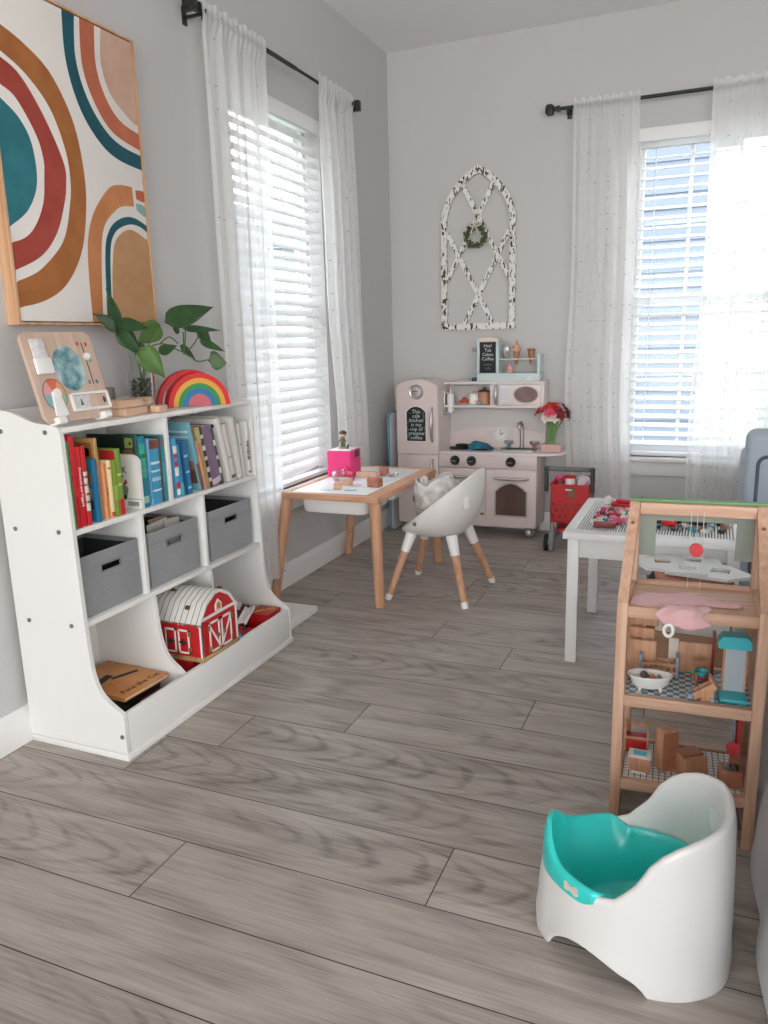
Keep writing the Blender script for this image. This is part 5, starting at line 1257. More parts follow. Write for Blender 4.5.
for s, x in ((-1, -.716), (1, -.496)):
    hd.tube([(x, 3.742, .305), (x, 3.738, .418)], .0105, 10)
hd.tube([(-.716, 3.738, .418), (-.496, 3.738, .418)], .0105, 12).ell((-.716, 3.738, .418), .0125, 12, 8).ell((-.496, 3.738, .418), .0125, 12, 8)
ho = hd.build('push_handle', GREY, t, True)
MB().cyl((-.700, 3.738, .418), (-.512, 3.738, .418), .0125, n=14).build('grip_sleeve', mat('grip_grey', '#6D6B6B', .6), ho, True)
fr = MB()
for x in (-.688, -.520):
    fr.tube([(x, 3.765, .150), (x, 3.752, .030)], [.011, .013], 10).tube([(x, 3.755, .05), (x, 3.93, .05)], .009, 10).tube([(x, 3.92, .05), (x, 3.915, .150)], .009, 10)
    fr.box(x-.012, x+.012, 3.735, 3.775, .004, .10, .003)
fr.build('frame', LG, t, True)
MB().box(-.672, -.536, 3.77, 3.92, .100, .112, .003).build('lower_tray', RED, t, True)
for x in (-.714, -.494):
    for y in (3.757, 3.915):
        w = MB().cyl((x-.008, y, .042), (x+.008, y, .042), .042, n=26).build('wheel', mat('black_rubber', '#1C1C1C'), t, True)
        MB().cyl((x-.0095, y, .042), (x+.0095, y, .042), .014, n=16).build('hub', LG, w, True)
# goods in the cart
t = thing('toy_bouquet', 'bright pink artificial flower lying in the shopping cart', 'flower', (-.662, 3.82, .3208))
bloom_t = t
m = MB(); rr = random.Random(4)
for k in range(26):
    a, q = rr.uniform(0, 6.3), .024*math.sqrt(rr.random())
    m.ell((0, 0, 0), (.012, .009, .004), 8, 5, M=T_(q*cos(a), q*sin(a), .028+.02*rr.random(), rr.uniform(-60, 60), rr.uniform(-60, 60), rr.uniform(0, 180)))
m.build('petals', mat('hot_pink_petal', '#DD4A86', .6), t)
MB().tube([(.0, 0, 0), (0, 0, .03)], .005, 7).build('flower_stem', mat('stem_green', '#5F8547'), t)
t = thing('yogurt_cup', 'white toy cup with red lid on top of the shopping cart', 'toy cup', (-.612, 3.80, .3208))
MB().lathe([(.001, 0), (.021, 0), (.026, .044), (.001, .045)], 24).build('cup_body', WPLAST, t)
MB().lathe([(.028, .044), (.0285, .056), (.001, .058)], 24).build('cup_lid', RED, t)
t = thing('toy_carton', 'white and lilac toy carton lying in the shopping cart', 'toy food', (-.556, 3.83, .3208), 20)
MB().prism([(-.03, 0), (.035, 0), (.03, .045), (.0, .052), (-.028, .035)], 'y', -.025, .025).build('carton_body', mat('carton_white', '#DAD6DA', .5), t)
MB().prism([(.0, .008), (.028, .008), (.022, .035)], 'y', -.026, -.0248).build('carton_print', mat('lilac_print', '#B48AAE', .6), t)
single(MB().box(-.03, .03, -.02, .02, 0, .045, .006), 'toy_box', mat('dark_toy_box', '#3B3338', .5), 'dark toy box at the back of the shopping cart', 'toy food', None, (-.548, 3.885, .3208), -15)
single(MB().box(-.085, .085, -.08, .08, 0, .165, .012), 'toy_bread', mat('toy_bread_brown', '#8A5A48', .6), 'brown toy loaf at the bottom of the shopping cart', 'toy food', None, (-.6045, 3.841, .155), 0)
# ---------------------------------------------------------------- white building brick table
BT = thing('brick_table', 'white square play table topped with lined building plates', 'table', (-.14, 2.685, 0))
TW = mat('white_painted_wood', '#E2E2E2', .35)
x0, x1, y0, y1, zt = -.406, .124, 2.400, 2.965, .442
m = MB()
m.box(x0, x1, y0, y0+.058, zt-.022, zt, .003).box(x0, x1, y1-.03, y1, zt-.022, zt, .003).box(x0, x0+.034, y0+.058, y1-.03, zt-.022, zt, .003).box(x1-.034, x1, y0+.058, y1-.03, zt-.022, zt, .003)
m.build('table_rim', TW, BT, True)
MB().box(x0+.034, x1-.034, y0+.058, y1-.03, zt-.020, zt-.008).build('table_panel', TW, BT, True)
for x in (x0+.014, x1-.050):
    for y in (y0+.016, y1-.052): MB().box(x, x+.036, y, y+.036, 0, zt-.022, .002).build('leg', TW, BT, True)
MB().box(x0+.05, x1-.05, y0+.024, y0+.040, zt-.085, zt-.022, .001).box(x0+.05, x1-.05, y1-.04, y1-.024, zt-.085, zt-.022, .001).box(x0+.022, x0+.038, y0+.052, y1-.052, zt-.085, zt-.022, .001).box(x1-.038, x1-.022, y0+.052, y1-.052, zt-.085, zt-.022, .001).build('apron', TW, BT, True)
PLB = mat('plate_dark_gap', '#4A4A4C', .6); PLW = mat('plate_pale_stud', '#DFDEDD', .4)
gx0, gx1, gy0, gy1 = x0+.036, x1-.036, y0+.060, y1-.032
for a, b in ((gx0, -.1415), (-.1395, gx1)):
    p = MB().box(a, b, gy0, gy1, zt-.008, zt-.0035).build('building_plate', PLB, BT, True)
    s = MB(); n = int((b-a)/.0082)
    for k in range(n):
        x = a+(k+.5)*(b-a)/n
        s.box(x-.0024, x+.0024, gy0+.004, gy1-.004, zt-.0036, zt-.0012)
    s.build('stud_rows', PLW, p, False if False else True)
# bricks lying on the plates
ZB = zt-.0012
bm_cache = {}
def brick(x, y, z, nx, ny, hexc, cname, rz, where):
    key = (nx, ny, hexc)
    if key not in bm_cache:
        b = MB().box(-nx*.004, nx*.004, -ny*.004, ny*.004, 0, .0096, .0004)
        for i in range(nx):
            for j in range(ny): b.cyl(((i-(nx-1)/2)*.008, (j-(ny-1)/2)*.008, .0096), ((i-(nx-1)/2)*.008, (j-(ny-1)/2)*.008, .0113), .0024, n=8)
        bm_cache[key] = b.mesh('toy_brick', mat('brick_'+hexc.strip('#'), hexc, .35))
    o = bpy.data.objects.new('toy_brick', bm_cache[key]); COL.objects.link(o)
    o.location = (x, y, z); o.rotation_euler = (0, 0, R_(rz))
    return tag(o, '%s toy brick lying loose at the %s' % (cname, where), 'toy brick', '%s bricks at the %s' % (cname, where))
rr = random.Random(31)
L_ = 'cart end of the white table'; M_ = 'white table part behind the dollhouse'
cl_ = [('#B81E26', 'red'), ('#B81E26', 'red'), ('#E08AAE', 'pink'), ('#E08AAE', 'pink'), ('#D94A86', 'bright pink'), ('#D8D4CF', 'white'), ('#D8D4CF', 'white'), ('#D8B08A', 'tan'), ('#7A2430', 'dark red'), ('#3F8C96', 'teal'), ('#2A2A2C', 'black')]
spots = [(-.105, 2.66, .032), (-.098, 2.59, .03), (-.048, 2.675, .042), (-.012, 2.62, .037), (.035, 2.68, .043), (-.262, 2.845, .05), (-.29, 2.505, .038), (-.18, 2.88, .036)]
def place(n, xr, yr, cols, where, zlim=3):
    k = 0; tries = 0
    while k < n and tries < 900:
        tries += 1
        x, y = rr.uniform(*xr), rr.uniform(*yr); lvl = 0
        hx, cn = rr.choice(cols); nx, ny = rr.choice(((2, 2), (2, 3), (2, 4), (1, 4), (1, 2), (2, 2)))
        rad = .004*math.hypot(nx, ny)
        if any(math.hypot(x-a, y-b) < rad+c for a, b, c in spots): continue
        spots.append((x, y, rad)); k += 1
        brick(x, y, ZB, nx, ny, hx, cn, rr.uniform(0, 180), where)
place(46, (-.335, -.165), (2.53, 2.80), cl_, L_)
cm = [('#D8D4CF', 'white'), ('#8B8F92', 'grey'), ('#3F8C96', 'teal'), ('#2A2A2C', 'black'), ('#A98A6E', 'tan'), ('#B9BCC0', 'light grey')]
place(44, (-.135, .075), (2.515, 2.70), cm, M_)
def hull(pts, h, c=.004): return MB().prism(pts, 'z', 0, h)
def free_toy(mb, name, m_, label, loc, rz=0): return single(mb, name, m_, label, 'toy', None, loc, rz)
free_toy(MB().box(-.045, .045, -.018, .018, 0, .014, .004).box(-.03, .02, -.014, .014, .014, .026, .005), 'toy_boat', mat('brick_B81E26', '#B81E26'), 'long red toy boat among the bricks at the cart end of the white table', (-.262, 2.845, ZB), -8)
free_toy(MB().box(-.035, .035, -.012, .012, 0, .018, .003).cyl((-.02, -.013, .007), (-.02, .013, .007), .007, n=12).cyl((.02, -.013, .007), (.02, .013, .007), .007, n=12), 'toy_car', mat('dark_red_toy', '#7A2028', .4), 'dark red toy car lying closest to the table edge among the bricks', (-.29, 2.505, ZB), 5)
free_toy(MB().lathe([(.001, 0), (.016, 0), (.014, .02), (.001, .03)], 14), 'toy_cone', mat('white_toy', '#DAD6D1'), 'white toy cone behind the red toy boat', (-.325, 2.885, ZB))
free_toy(MB().box(-.03, .03, -.02, .02, 0, .03, .002), 'toy_box', mat('dark_olive_toy', '#2B2E24', .5), 'dark olive toy box on the white table behind the dollhouse post', (-.18, 2.88, ZB), 6)
free_toy(MB().box(-.024, .024, -.020, .020, 0, .03, .008).ell((0, 0, .034), (.018, .016, .014), 14, 10), 'toy_robot', RED, 'red rounded toy seen through the dollhouse roof opening', (-.105, 2.66, ZB), 20)
free_toy(MB().box(-.022, .022, -.018, .018, 0, .026, .007), 'toy_robot', mat('bright_red_toy', '#D2262C', .35), 'smaller red toy before the rounded one in the dollhouse roof opening', (-.098, 2.59, ZB), -10)
free_toy(MB().box(-.035, .035, -.022, .022, 0, .034, .004).box(-.02, .02, -.018, .018, .034, .046, .004), 'toy_truck', mat('black_toy', '#1D1D20', .4), 'black toy truck in the dollhouse roof opening beside the red toys', (-.048, 2.675, ZB), 8)
free_toy(MB().box(-.03, .03, -.02, .02, 0, .04, .012), 'toy_truck', mat('charcoal_toy', '#2C2C30', .4), 'charcoal rounded toy in the middle of the dollhouse roof opening', (-.012, 2.62, ZB), -12)
free_toy(MB().box(-.04, .04, -.016, .016, 0, .02, .005), 'toy_plane', mat('light_grey_toy', '#B7B9BC', .45), 'light grey flat toy lying behind the black toys on the white table', (.035, 2.68, ZB), 15)

# ---------------------------------------------------------------- open dollhouse
DH = thing('dollhouse', 'open pine dollhouse with slanted green edged roof and red lift wheel', 'dollhouse', (.136, 1.577, 0), 3)
WD, DP = .287, .205; pw = .022
def dpart(mb, nm, m_, parent=None, **k): return mb.build(nm, m_, parent or DH, **k)
knee, top = .516, .688; yr = DP-.004
LEAN = Matrix(((1, .06, 0, 0), (0, 1, 0, 0), (0, 0, 1, 0), (0, 0, 0, 1)))     # the far side leans in a little towards the rear
for x in (-WD, -pw):
    S_ = LEAN if x < -.1 else Matrix()
    dpart(MB(S_).box(x, x+pw, 0, pw, 0, knee, .002), 'front_post', PINE)
    dpart(MB(S_).box(x, x+pw, DP-pw, DP, 0, top, .002), 'rear_post', PINE)
    q = [(.0, knee+.0004), (pw+.004, knee+.0004), (DP-pw-.0004, top-.026), (DP-pw-.0004, top)]
    rf_ = dpart(MB(S_).prism(q, 'x', x+.0005, x+pw-.0005), 'rafter', PINE)
    sl_ = math.atan2(top-knee, DP-pw)
    dpart(MB(S_).cyl((0, 0, -.004), (0, 0, .0012), .0042, n=14, M=T_(x+pw/2, (DP-pw)*.78, knee+(top-knee)*.78, rx=math.degrees(sl_))), 'screw_head', mat('brown_screw', '#7A523C', .5), rf_)
    dpart(MB(S_).box(x+.004, x+pw-.004, pw, DP-pw, .014, .036, .001), 'side_rail', PINE)
    for z in (.094, .288, .484): dpart(MB(S_).box(x+.003, x+pw-.003, pw, DP-pw, z, z+.024, .001), 'side_rail', PINE)
for z in (.094, .288, .484):
    dpart(MB().box(-WD+pw, -pw, .0015, .017, z, z+.024, .0015), 'front_beam', PINEX)
    dpart(MB().box(-WD+pw, -pw, DP-.017, DP-.0015, z, z+.024, .0015), 'rear_beam', PINEX)
dpart(MB().box(-WD+pw, -pw, DP-.017, DP-.0015, .014, .036, .0015), 'rear_beam', PINEX)
dpart(MB().box(-WD+pw+.011, -pw, DP-.032, DP-.006, top-.025, top+.0003, .0015), 'roof_beam', PINEX)
GRN = mat('roof_green', '#6C9A68', .5)
dpart(MB().box(-WD+.012, .0, DP-.016, DP+.004, top+.0005, top+.0055, .001), 'roof_board', GRN)
# rear upper wall with a wide cut out
wl = MB(); yb0, yb1 = DP+.0002, DP+.0042
wl.box(-WD+.014, -.002, yb0, yb1, .644, top-.001).box(-WD+.014, -.219, yb0, yb1, .562, .644).box(-.056, -.002, yb0, yb1, .562, .644)
dpart(wl, 'rear_wall', mat('sage_grey_board', '#8B958A', .6))
# floors
def tiles(name, a, b, sx, sy, line=None):
    m_ = bpy.data.materials.new(name); m_.use_nodes = True; nt = m_.node_tree; p = nt.nodes['Principled BSDF']; p.inputs['Roughness'].default_value = .5
    tc = nt.nodes.new('ShaderNodeTexCoord')
    if line is None:
        c = nt.nodes.new('ShaderNodeTexChecker'); c.inputs['Scale'].default_value = 1; c.inputs['Color1'].default_value = lin(a); c.inputs['Color2'].default_value = lin(b)
        mp = nt.nodes.new('ShaderNodeMapping'); mp.inputs['Scale'].default_value = (1/sx, 1/sy, 0); mp.inputs['Location'].default_value = (.5, .5, .5)
        nt.links.new(tc.outputs['Object'], mp.inputs[0]); nt.links.new(mp.outputs[0], c.inputs['Vector']); nt.links.new(c.outputs['Color'], p.inputs['Base Color'])
    else:
        br = nt.nodes.new('ShaderNodeTexBrick'); br.offset = 0; br.inputs['Scale'].default_value = 1; br.inputs['Brick Width'].default_value = sx; br.inputs['Row Height'].default_value = sy
        br.inputs['Mortar Size'].default_value = line; br.inputs['Color1'].default_value = lin(a); br.inputs['Color2'].default_value = lin(a); br.inputs['Mortar'].default_value = lin(b)
        nt.links.new(tc.outputs['Object'], br.inputs['Vector']); nt.links.new(br.outputs['Color'], p.inputs['Base Color'])
    return m_
for z, m_ in ((.108, tiles('tile_white', '#E4DFD8', '#3B3A3A', .0125, .0125, .0009)), (.302, tiles('check_blue', '#5C7F93', '#D3D5D4', .0125, .0125)), (.496, PINEX)):
    dpart(MB().box(-WD+pw*.3, -pw*.3, .0172, DP-.0172, z, z+.004), 'floor_board', m_)
# lift: cords over a red wheel
lf = MB()
for x in (-.166, -.141): lf.cyl((x+.017, .172, .502), (x+.017, .172, top-.012), .0007, n=6)
lf.cyl((-.1365, .172, top-.08), (-.1365, .172, top-.012), .0006, n=6)
dpart(lf, 'lift_cord', mat('cord_white', '#D8D6D2', .7))
dpart(MB().cyl((-.1365, .148, .594), (-.1365, .162, .594), .0138, n=28), 'lift_wheel', mat('wheel_red', '#CF3B3E', .5))
dpart(MB().cyl((-.1365, .150, .594), (-.1365, .176, .594), .003, n=8), 'wheel_axle', PINE)
MD = root_matrix(DH)
def inhouse(x, y, z): return tuple(MD @ Vector((x, y, z)))
Z1, Z2, Z3 = .1122, .3062, .5002
def toy(name, label, x, y, z, rz=0, cat='doll furniture', rot=None):
    return thing(name, label, cat, inhouse(x, y, z), 3+rz, 'doll furniture in the dollhouse', rot)
TAN = wood('doll_tan_wood', '#B88462', '#CFA07E', 2, 40); TANB = mat('doll_brown_wood', '#A66B50', .5, noise=(50, .4, '#B98065'))
BG = mat('doll_blue_grey', '#8A9CAC', .45); TEAL = mat('doll_teal', '#3AB6C2', .4); DRED = mat('doll_red', '#C62A2F', .45)
# ground floor
t = toy('doll_cabinet', 'small tan doll washstand with teal basin print on the dollhouse ground floor', -.228, .060, Z1, -4)
MB().box(-.022, .022, -.015, .015, .004, .036, .001).build('body', TAN, t); MB().box(-.024, .024, -.017, .017, .036, .041, .001).build('top', mat('doll_white_top', '#D9CFC6', .5), t)
MB().box(-.014, .014, -.010, .010, .041, .0416).build('basin', TEAL, t); MB().box(-.015, .015, -.014, .012, 0, .004).build('foot', WPLAST, t)
t = toy('doll_wardrobe', 'tall tan wooden doll wardrobe on the dollhouse ground floor', -.175, .086, Z1, 30)
MB().box(-.018, .018, -.016, .016, 0, .096, .001).build('body', TAN, t); MB().box(-.017, -.0005, -.0175, -.016, .004, .092).box(.0005, .017, -.0175, -.016, .004, .092).build('door', TANB, t)
MB().box(.016, .024, -.012, .014, 0, .05, .003).build('side_shelf', TAN, t)
t = toy('doll_oven', 'tan doll oven with slatted top beside the tall wardrobe', -.125, .082, Z1, 32)
MB().box(-.026, .026, -.024, .024, 0, .044, .001).build('body', TAN, t); MB().box(-.024, .024, -.012, .022, .044, .050, .001).build('slatted_top', TANB, t)
MB().box(.0262, .0275, -.02, .02, .006, .036).build('oven_door', TANB, t); MB().cyl((.026, 0, .012), (.0285, 0, .012), .010, n=18).build('red_dial', mat('doll_coral', '#D9604A', .5), t)
t = toy('doll_stove', 'doll stove with black hob and red heart shaped hood on the ground floor', -.047, .060, Z1, 2)
MB().box(-.022, .022, -.019, .019, 0, .038, .001).build('body', TANB, t)
hb = MB().box(-.015, .015, -.012, .013, .038, .0392).build('hob', mat('hob_black', '#1F1F21', .3), t)
h = MB()
for x in (-.006, .006):
    for y in (-.005, .006): h.tube([(x+.004*cos(2*pi*k/12), y+.004*sin(2*pi*k/12), .0394) for k in range(12)], .0005, 5, loop=True)
h.build('hob_ring', mat('hob_ring_grey', '#9A9A98', .5), hb)
MB().box(.0, .02, .0192, .023, 0, .085, .001).build('back_board', TANB, t)
MB().cyl((.004, .009, .076), (.004, .0185, .076), .013, n=24).cyl((.004, .009, .068), (.004, .0185, .068), .009, n=20).build('hood', mat('doll_heart_red', '#D9484C', .45), t)
t = toy('doll_bed', 'red and tan doll bunk at the back of the dollhouse ground floor', -.238, .150, Z1, 0)
MB().box(-.022, .022, -.02, .02, .004, .034, .003).build('mattress', DRED, t); MB().box(-.026, -.022, -.022, .022, 0, .062, .001).box(.022, .026, -.022, .022, 0, .062, .001).box(-.022, .022, -.022, -.019, .036, .042).box(-.022, .022, .019, .022, .050, .058).build('bed_frame', TAN, t)
single(MB().box(-.016, .016, -.010, .010, 0, .008, .002), 'doll_cushion', mat('doll_yellow', '#D9A24A', .5), 'small yellow piece on the dollhouse tiles before the stove', 'doll furniture', 'doll furniture in the dollhouse', inhouse(-.092, .060, Z1), 20)
t = toy('doll_curtain', 'red upright doll panel at the end of the dollhouse ground floor', -.031, .125, Z1, 0)
MB().box(-.003, .003, -.035, .035, 0, .15, .001).build('red_panel', DRED, t); MB().box(-.010, -.006, -.012, .012, 0, .15, .001).build('grey_panel', BG, t)
MB().box(-.012, .004, -.036, .036, 0, .004).build('panel_foot', TAN, t)
# middle floor
t = toy('doll_bathtub', 'white doll bathtub on feet on the blue checked dollhouse floor', -.216, .058, Z2, 6)
def oval(sx, sy, z, n=30): return [(sx*cos(2*pi*k/n), sy*sin(2*pi*k/n)*(1-.12*cos(2*pi*k/n)), z) for k in range(n)]
MB().rings([oval(.027, .013, .006), oval(.037, .020, .014), oval(.042, .024, .030), oval(.046, .027, .034), oval(.046, .027, .036), oval(.041, .022, .035), oval(.038, .020, .027), oval(.020, .011, .0235)]).build('tub_body', WPLAST, t)
f = MB()
for x in (-.02, .02):
    for y in (-.010, .010): f.tube([(x, y, .009), (x*1.1, y*1.15, 0)], [.004, .003], 8)
f.build('tub_foot', WPLAST, t)
for k, (x, y, z, r, hx, lb) in enumerate(((-.012, .003, .032, .0085, '#55524E', 'dark round doll piece in the white doll bathtub'), (.004, -.002, .031, .006, '#B06A45', 'rust coloured doll piece in the middle of the white doll bathtub'), (.018, .001, .030, .005, '#8A6E5C', 'small brown doll piece at the end of the white doll bathtub'))):
    q = root_matrix(t) @ Vector((x, y, z))
    single(MB().ell((0, 0, 0), (r, r, r*.9), 14, 10).ell((r*.8, 0, -.002), (r*.6, r*.5, r*.5), 10, 8), 'doll_bath_toy', mat('bath_'+hx.strip('#'), hx, .5), lb, 'toy', 'pieces in the doll bathtub', tuple(q))
t = toy('doll_crib', 'tan doll crib with blue grey posts at the back of the dollhouse middle floor', -.200, .150, Z2, 0)
for x in (-.040, .036): MB().box(x, x+.006, -.018, .018, 0, .048, .001).build('crib_end', BG, t)
cs = MB()
for y in (-.016, .013): cs.box(-.034, .036, y, y+.003, .024, .030).box(-.034, .036, y, y+.003, .006, .012); [cs.box(-.034+.012*k, -.030+.012*k, y, y+.003, .012, .024) for k in range(6)]
cs.box(-.034, .036, -.013, .013, .006, .010); cs.build('crib_rail', TAN, t)
t = toy('doll_chair', 'red doll chair with tan frame and green knob beside the tan wheeled bed', -.112, .118, Z2, 12)
MB().box(-.015, .015, -.013, .013, .014, .019, .001).build('seat', DRED, t); MB().box(-.016, .016, .011, .014, .034, .048, .001).build('back_rest', TANB, t)
for x in (-.0155, .0125): MB().box(x, x+.003, .011, .014, 0, .05).box(x, x+.003, -.013, -.010, 0, .030).build('leg', TAN, t)
MB().ell((-.019, -.012, .03), .004, 10, 8).build('green_knob', mat('doll_green', '#4E8A4A', .5), t)
q = root_matrix(t) @ Vector((0, -.002, .0195))
single(MB().lathe([(.001, 0), (.009, 0), (.014, .012), (.0125, .012), (.008, .003), (.001, .003)], 22), 'doll_bowl', TEAL, 'tiny teal bowl standing on the red doll chair', 'doll furniture', None, tuple(q))
t = toy('doll_pram', 'tan wooden doll bed on blue grey ball feet, tipped up before the shower', -.112, .040, Z2, -6)
T0 = T_(0, 0, .018, 0, -38)
MB().box(-.030, .032, -.014, .014, -.005, -.001, .001, M=T0).box(-.030, .032, -.015, -.012, -.005, .010, .001, M=T0).box(-.030, .032, .012, .015, -.005, .010, .001, M=T0).box(.029, .033, -.014, .014, -.005, .022, .001, M=T0).prism([(-.005, -.02), (.022, -.02), (.022, .01), (.008, .01)], 'y', -.0152, -.0122, M=T_(0, 0, .022)).build('bed_tray', TAN, t)
for x in (-.022, .020):
    for y in (-.013, .013): MB().ell((x, y, .0075), .0075, 14, 10).build('ball_foot', BG, t)
t = toy('doll_shower', 'doll shower with teal tray and teal domed top in the dollhouse', -.053, .068, Z2, 0)
MB().box(-.028, .026, -.036, .022, 0, .010, .004).build('tray', TEAL, t)
MB().box(-.022, -.018, .008, .014, .010, .112).box(.020, .024, .008, .014, .010, .112).build('post', TAN, t)
MB().box(-.018, .020, .009, .012, .010, .112).build('panel', mat('shower_panel', '#B4BEC8', .3), t)
cp = [(-.034, .112), (.028, .112), (.028, .128), (.020, .138), (-.026, .138), (-.036, .126)]
MB().prism(cp, 'y', -.018, .016).build('top_cap', TEAL, t)
t = toy('doll_stairs', 'tan wooden doll staircase block at the back corner of the dollhouse', -.236, .163, Z2, 0)
for k in range(4):
    MB().box(-.028, .032-.006*(k % 2), -.012-.004*(k % 2), .018, .052+k*.028 if k else .0, .076+k*.028 if k else .074, .004).build('step', TAN, t)
MB().box(.0, .006, -.006, .018, 0, .160).build('post', TAN, t)
t = toy('doll_screen', 'tan upright doll screen with a pale strip at the back of the middle floor', -.130, .176, Z2, 0)
MB().box(-.028, .040, -.003, .003, 0, .070, .001).build('screen_board', TAN, t); MB().box(-.050, -.029, -.003, .003, 0, .076, .001).build('pale_strip', mat('doll_pale', '#D8CFC6', .6), t)
MB().box(.04, .046, -.004, .010, 0, .10, .001).build('red_post', mat('doll_dark_red', '#8A2F28', .5), t)
# loft
def drape():
    pts = []
    m = MB()
    out = [(-.262, .020), (-.258, .085), (-.215, .120), (-.15, .128), (-.09, .105), (-.045, .075), (-.062, .060), (-.11, .056), (-.14, .030), (-.175, .022), (-.215, .012)]
    n = 60; bd = resample(smoothline(out, 6, True)+[out[0]], n+1)[:n]
    c = (-.165, .070); rings = []
    for r in (1, .92, .8, .6, .4, .2, .02):
        rings.append([((x-c[0])*r+c[0], (y-c[1])*r+c[1], Z3+.0015+(.0 if r == 1 else .004*(1-r)+.0028*(1+sin(3.2*((x-c[0])*r)/.05)+.7*sin(2.2*(y-c[1])*r/.03+3*r)))) for k, (x, y) in enumerate(bd)])
    m.rings(rings, cap0=False, cap1=True); return m
t = thing('doll_dress', 'crumpled pale pink doll dress spread over the dollhouse loft edge', 'doll clothes', inhouse(-.16, .05, Z3), 3)
PD = mat('pale_pink_cloth', '#E0B4B6', .85, noise=(40, .4, '#D59FA6'), bump=(90, .3), sheen=.3)
mb = drape(); mb.M = Matrix(); mb.v = [v-Vector((-.16, .05, Z3)) for v in mb.v]
o = mb.build('dress_body', PD, t, smooth=80); o.modifiers.new('thickness', 'SOLIDIFY').thickness = .0012
def flap(u, v):   # the part hanging over the front beam
    x = -.205+.09*u+.008*sin(8*v); s = v
    edge = .78+.22*sin(pi*u)
    if s < .35: y = .030-.033*s/.35; z = Z3+.011+.002*sin(14*u)
    else: y = -.0035-.004*sin(9*u+2*v); z = Z3+.011-(s-.35)/.65*.040*edge
    return Vector((x+.16, y-.05, z-Z3))
o = MB().grid(flap, 18, 16).build('dress_flap', PD, t, smooth=80); o.modifiers.new('thickness', 'SOLIDIFY').thickness = .0012
MB().tube(smoothline([(.055, -.028, .0025), (.07, -.030, .004), (.085, -.022, .003), (.10, -.028, .0025)], 5), .0012, 6).build('dress_tie', mat('dark_cord', '#3A3034', .7), t)
t = thing('doll_ribbon', 'white doll belt with brown loop hanging below the pink doll dress', 'doll clothes', inhouse(-.186, .0, .466), 3)
MB().tube([(.0085*cos(2*pi*k/20), -.004, .012*sin(2*pi*k/20)) for k in range(20)], .0035, 8, loop=True).build('belt_loop', WPLAST, t)
MB().box(-.012, -.008, -.004, .001, -.010, .014, .001).build('belt_strap', TANB, t)

# ---------------------------------------------------------------- pile of flat boxes and board pieces behind the dollhouse
t = thing('storage_box', 'tan cardboard box on the floor between dollhouse and white table', 'box', (-.02, 2.285, 0), 2)
KR = mat('kraft_card', '#A98468', .75, noise=(30, .3, '#9A775C'))
MB().box(-.115, .115, -.085, .085, 0, .215, .002).build('box_body', KR, t); MB().box(-.117, .117, -.087, .087, .190, .222, .002).build('box_lid', KR, t)
t = thing('storage_box', 'white two level flat box on top of the tan cardboard box', 'box', (-.02, 2.285, .2225), -2)
WB = mat('white_card', '#DEDAD6', .6)
MB().box(-.115, .11, -.085, .085, 0, .042, .002).build('lower_drawer', WB, t); MB().box(-.115, .11, -.087, .085, .043, .085, .002).build('upper_drawer', WB, t)
for k, (h, hx, rz, lb) in enumerate(((.030, '#8A3B30', 4, 'red brown board game box in the pile behind the dollhouse'), (.026, '#33373A', -5, 'dark grey board game box in the pile behind the dollhouse'), (.022, '#B0623F', 6, 'rust orange flat box just under the white house panels'))):
    z = .308+(0, .0305, .057)[k]
    t = thing('game_box', lb, 'box', (-.02, 2.285, z), rz, 'flat boxes behind the dollhouse')
    m_ = mat('game_'+hx.strip('#'), hx, .5, noise=(40, .5, '#C9A08A' if k == 2 else hx))
    MB().box(-.118+.01*k, .112-.006*k, -.088, .086, 0, h*.55, .001).build('box_body', m_, t); MB().box(-.12+.01*k, .114-.006*k, -.09, .088, h*.4, h, .001).build('box_lid', m_, t)
PNL = mat('white_house_panel', '#DCE0E0', .5); PED = wood('panel_edge', '#B89B80', '#CDB49B', 0)
def panel(label, pts, holes, loc, rz, h=.008):
    """flat house wall panel with square window holes: frame faces are left open at the holes"""
    t = thing('house_panel', label, 'toy house panel', loc, rz, 'white toy house panels lying behind the dollhouse')
    bm = bmesh.new()
    # outline with holes through triangulated fill
    es = []
    def loop(q, z):
        vs = [bm.verts.new((x, y, z)) for x, y in q]
        return vs, [bm.edges.new((vs[i], vs[(i+1) % len(vs)])) for i in range(len(vs))]
    for z in (0, h):
        L0 = [loop(pts, z)] + [loop(hq, z) for hq in holes]
        bmesh.ops.triangle_fill(bm, use_beauty=True, use_dissolve=False, edges=[e for _, ee in L0 for e in ee])
        es.append([v for v, _ in L0])
    for a, b in zip(es[0], es[1]):
        n = len(a)
        for i in range(n): bm.faces.new((a[i], a[(i+1) % n], b[(i+1) % n], b[i]))
    MB().bmesh(bm).build('panel_board', PNL, t)
    return t
def sq(cx, cy, a, b): return [(cx-a, cy-b), (cx+a, cy-b), (cx+a, cy+b), (cx-a, cy+b)]
panel('lower white house panel with a pointed end and square holes', [(-.145, .0), (-.115, -.065), (.03, -.095), (.10, -.06), (.085, .07), (.01, .095), (-.08, .085)], [sq(-.07, .015, .022, .022), sq(.015, .045, .022, .020)], (-.030, 2.315, .3875), 4)
panel('middle white house panel, the one ending in a long point beside the rear leg', [(-.09, -.07), (.06, -.08), (.125, -.02), (.05, .06), (-.07, .06)], [sq(.035, .0, .024, .022)], (.02, 2.245, .3960), -6)
panel('topmost small white house panel with one square hole', [(-.06, -.05), (.05, -.052), (.055, .03), (-.055, .035)], [sq(.0, -.002, .022, .018)], (-.030, 2.215, .4045), 4)

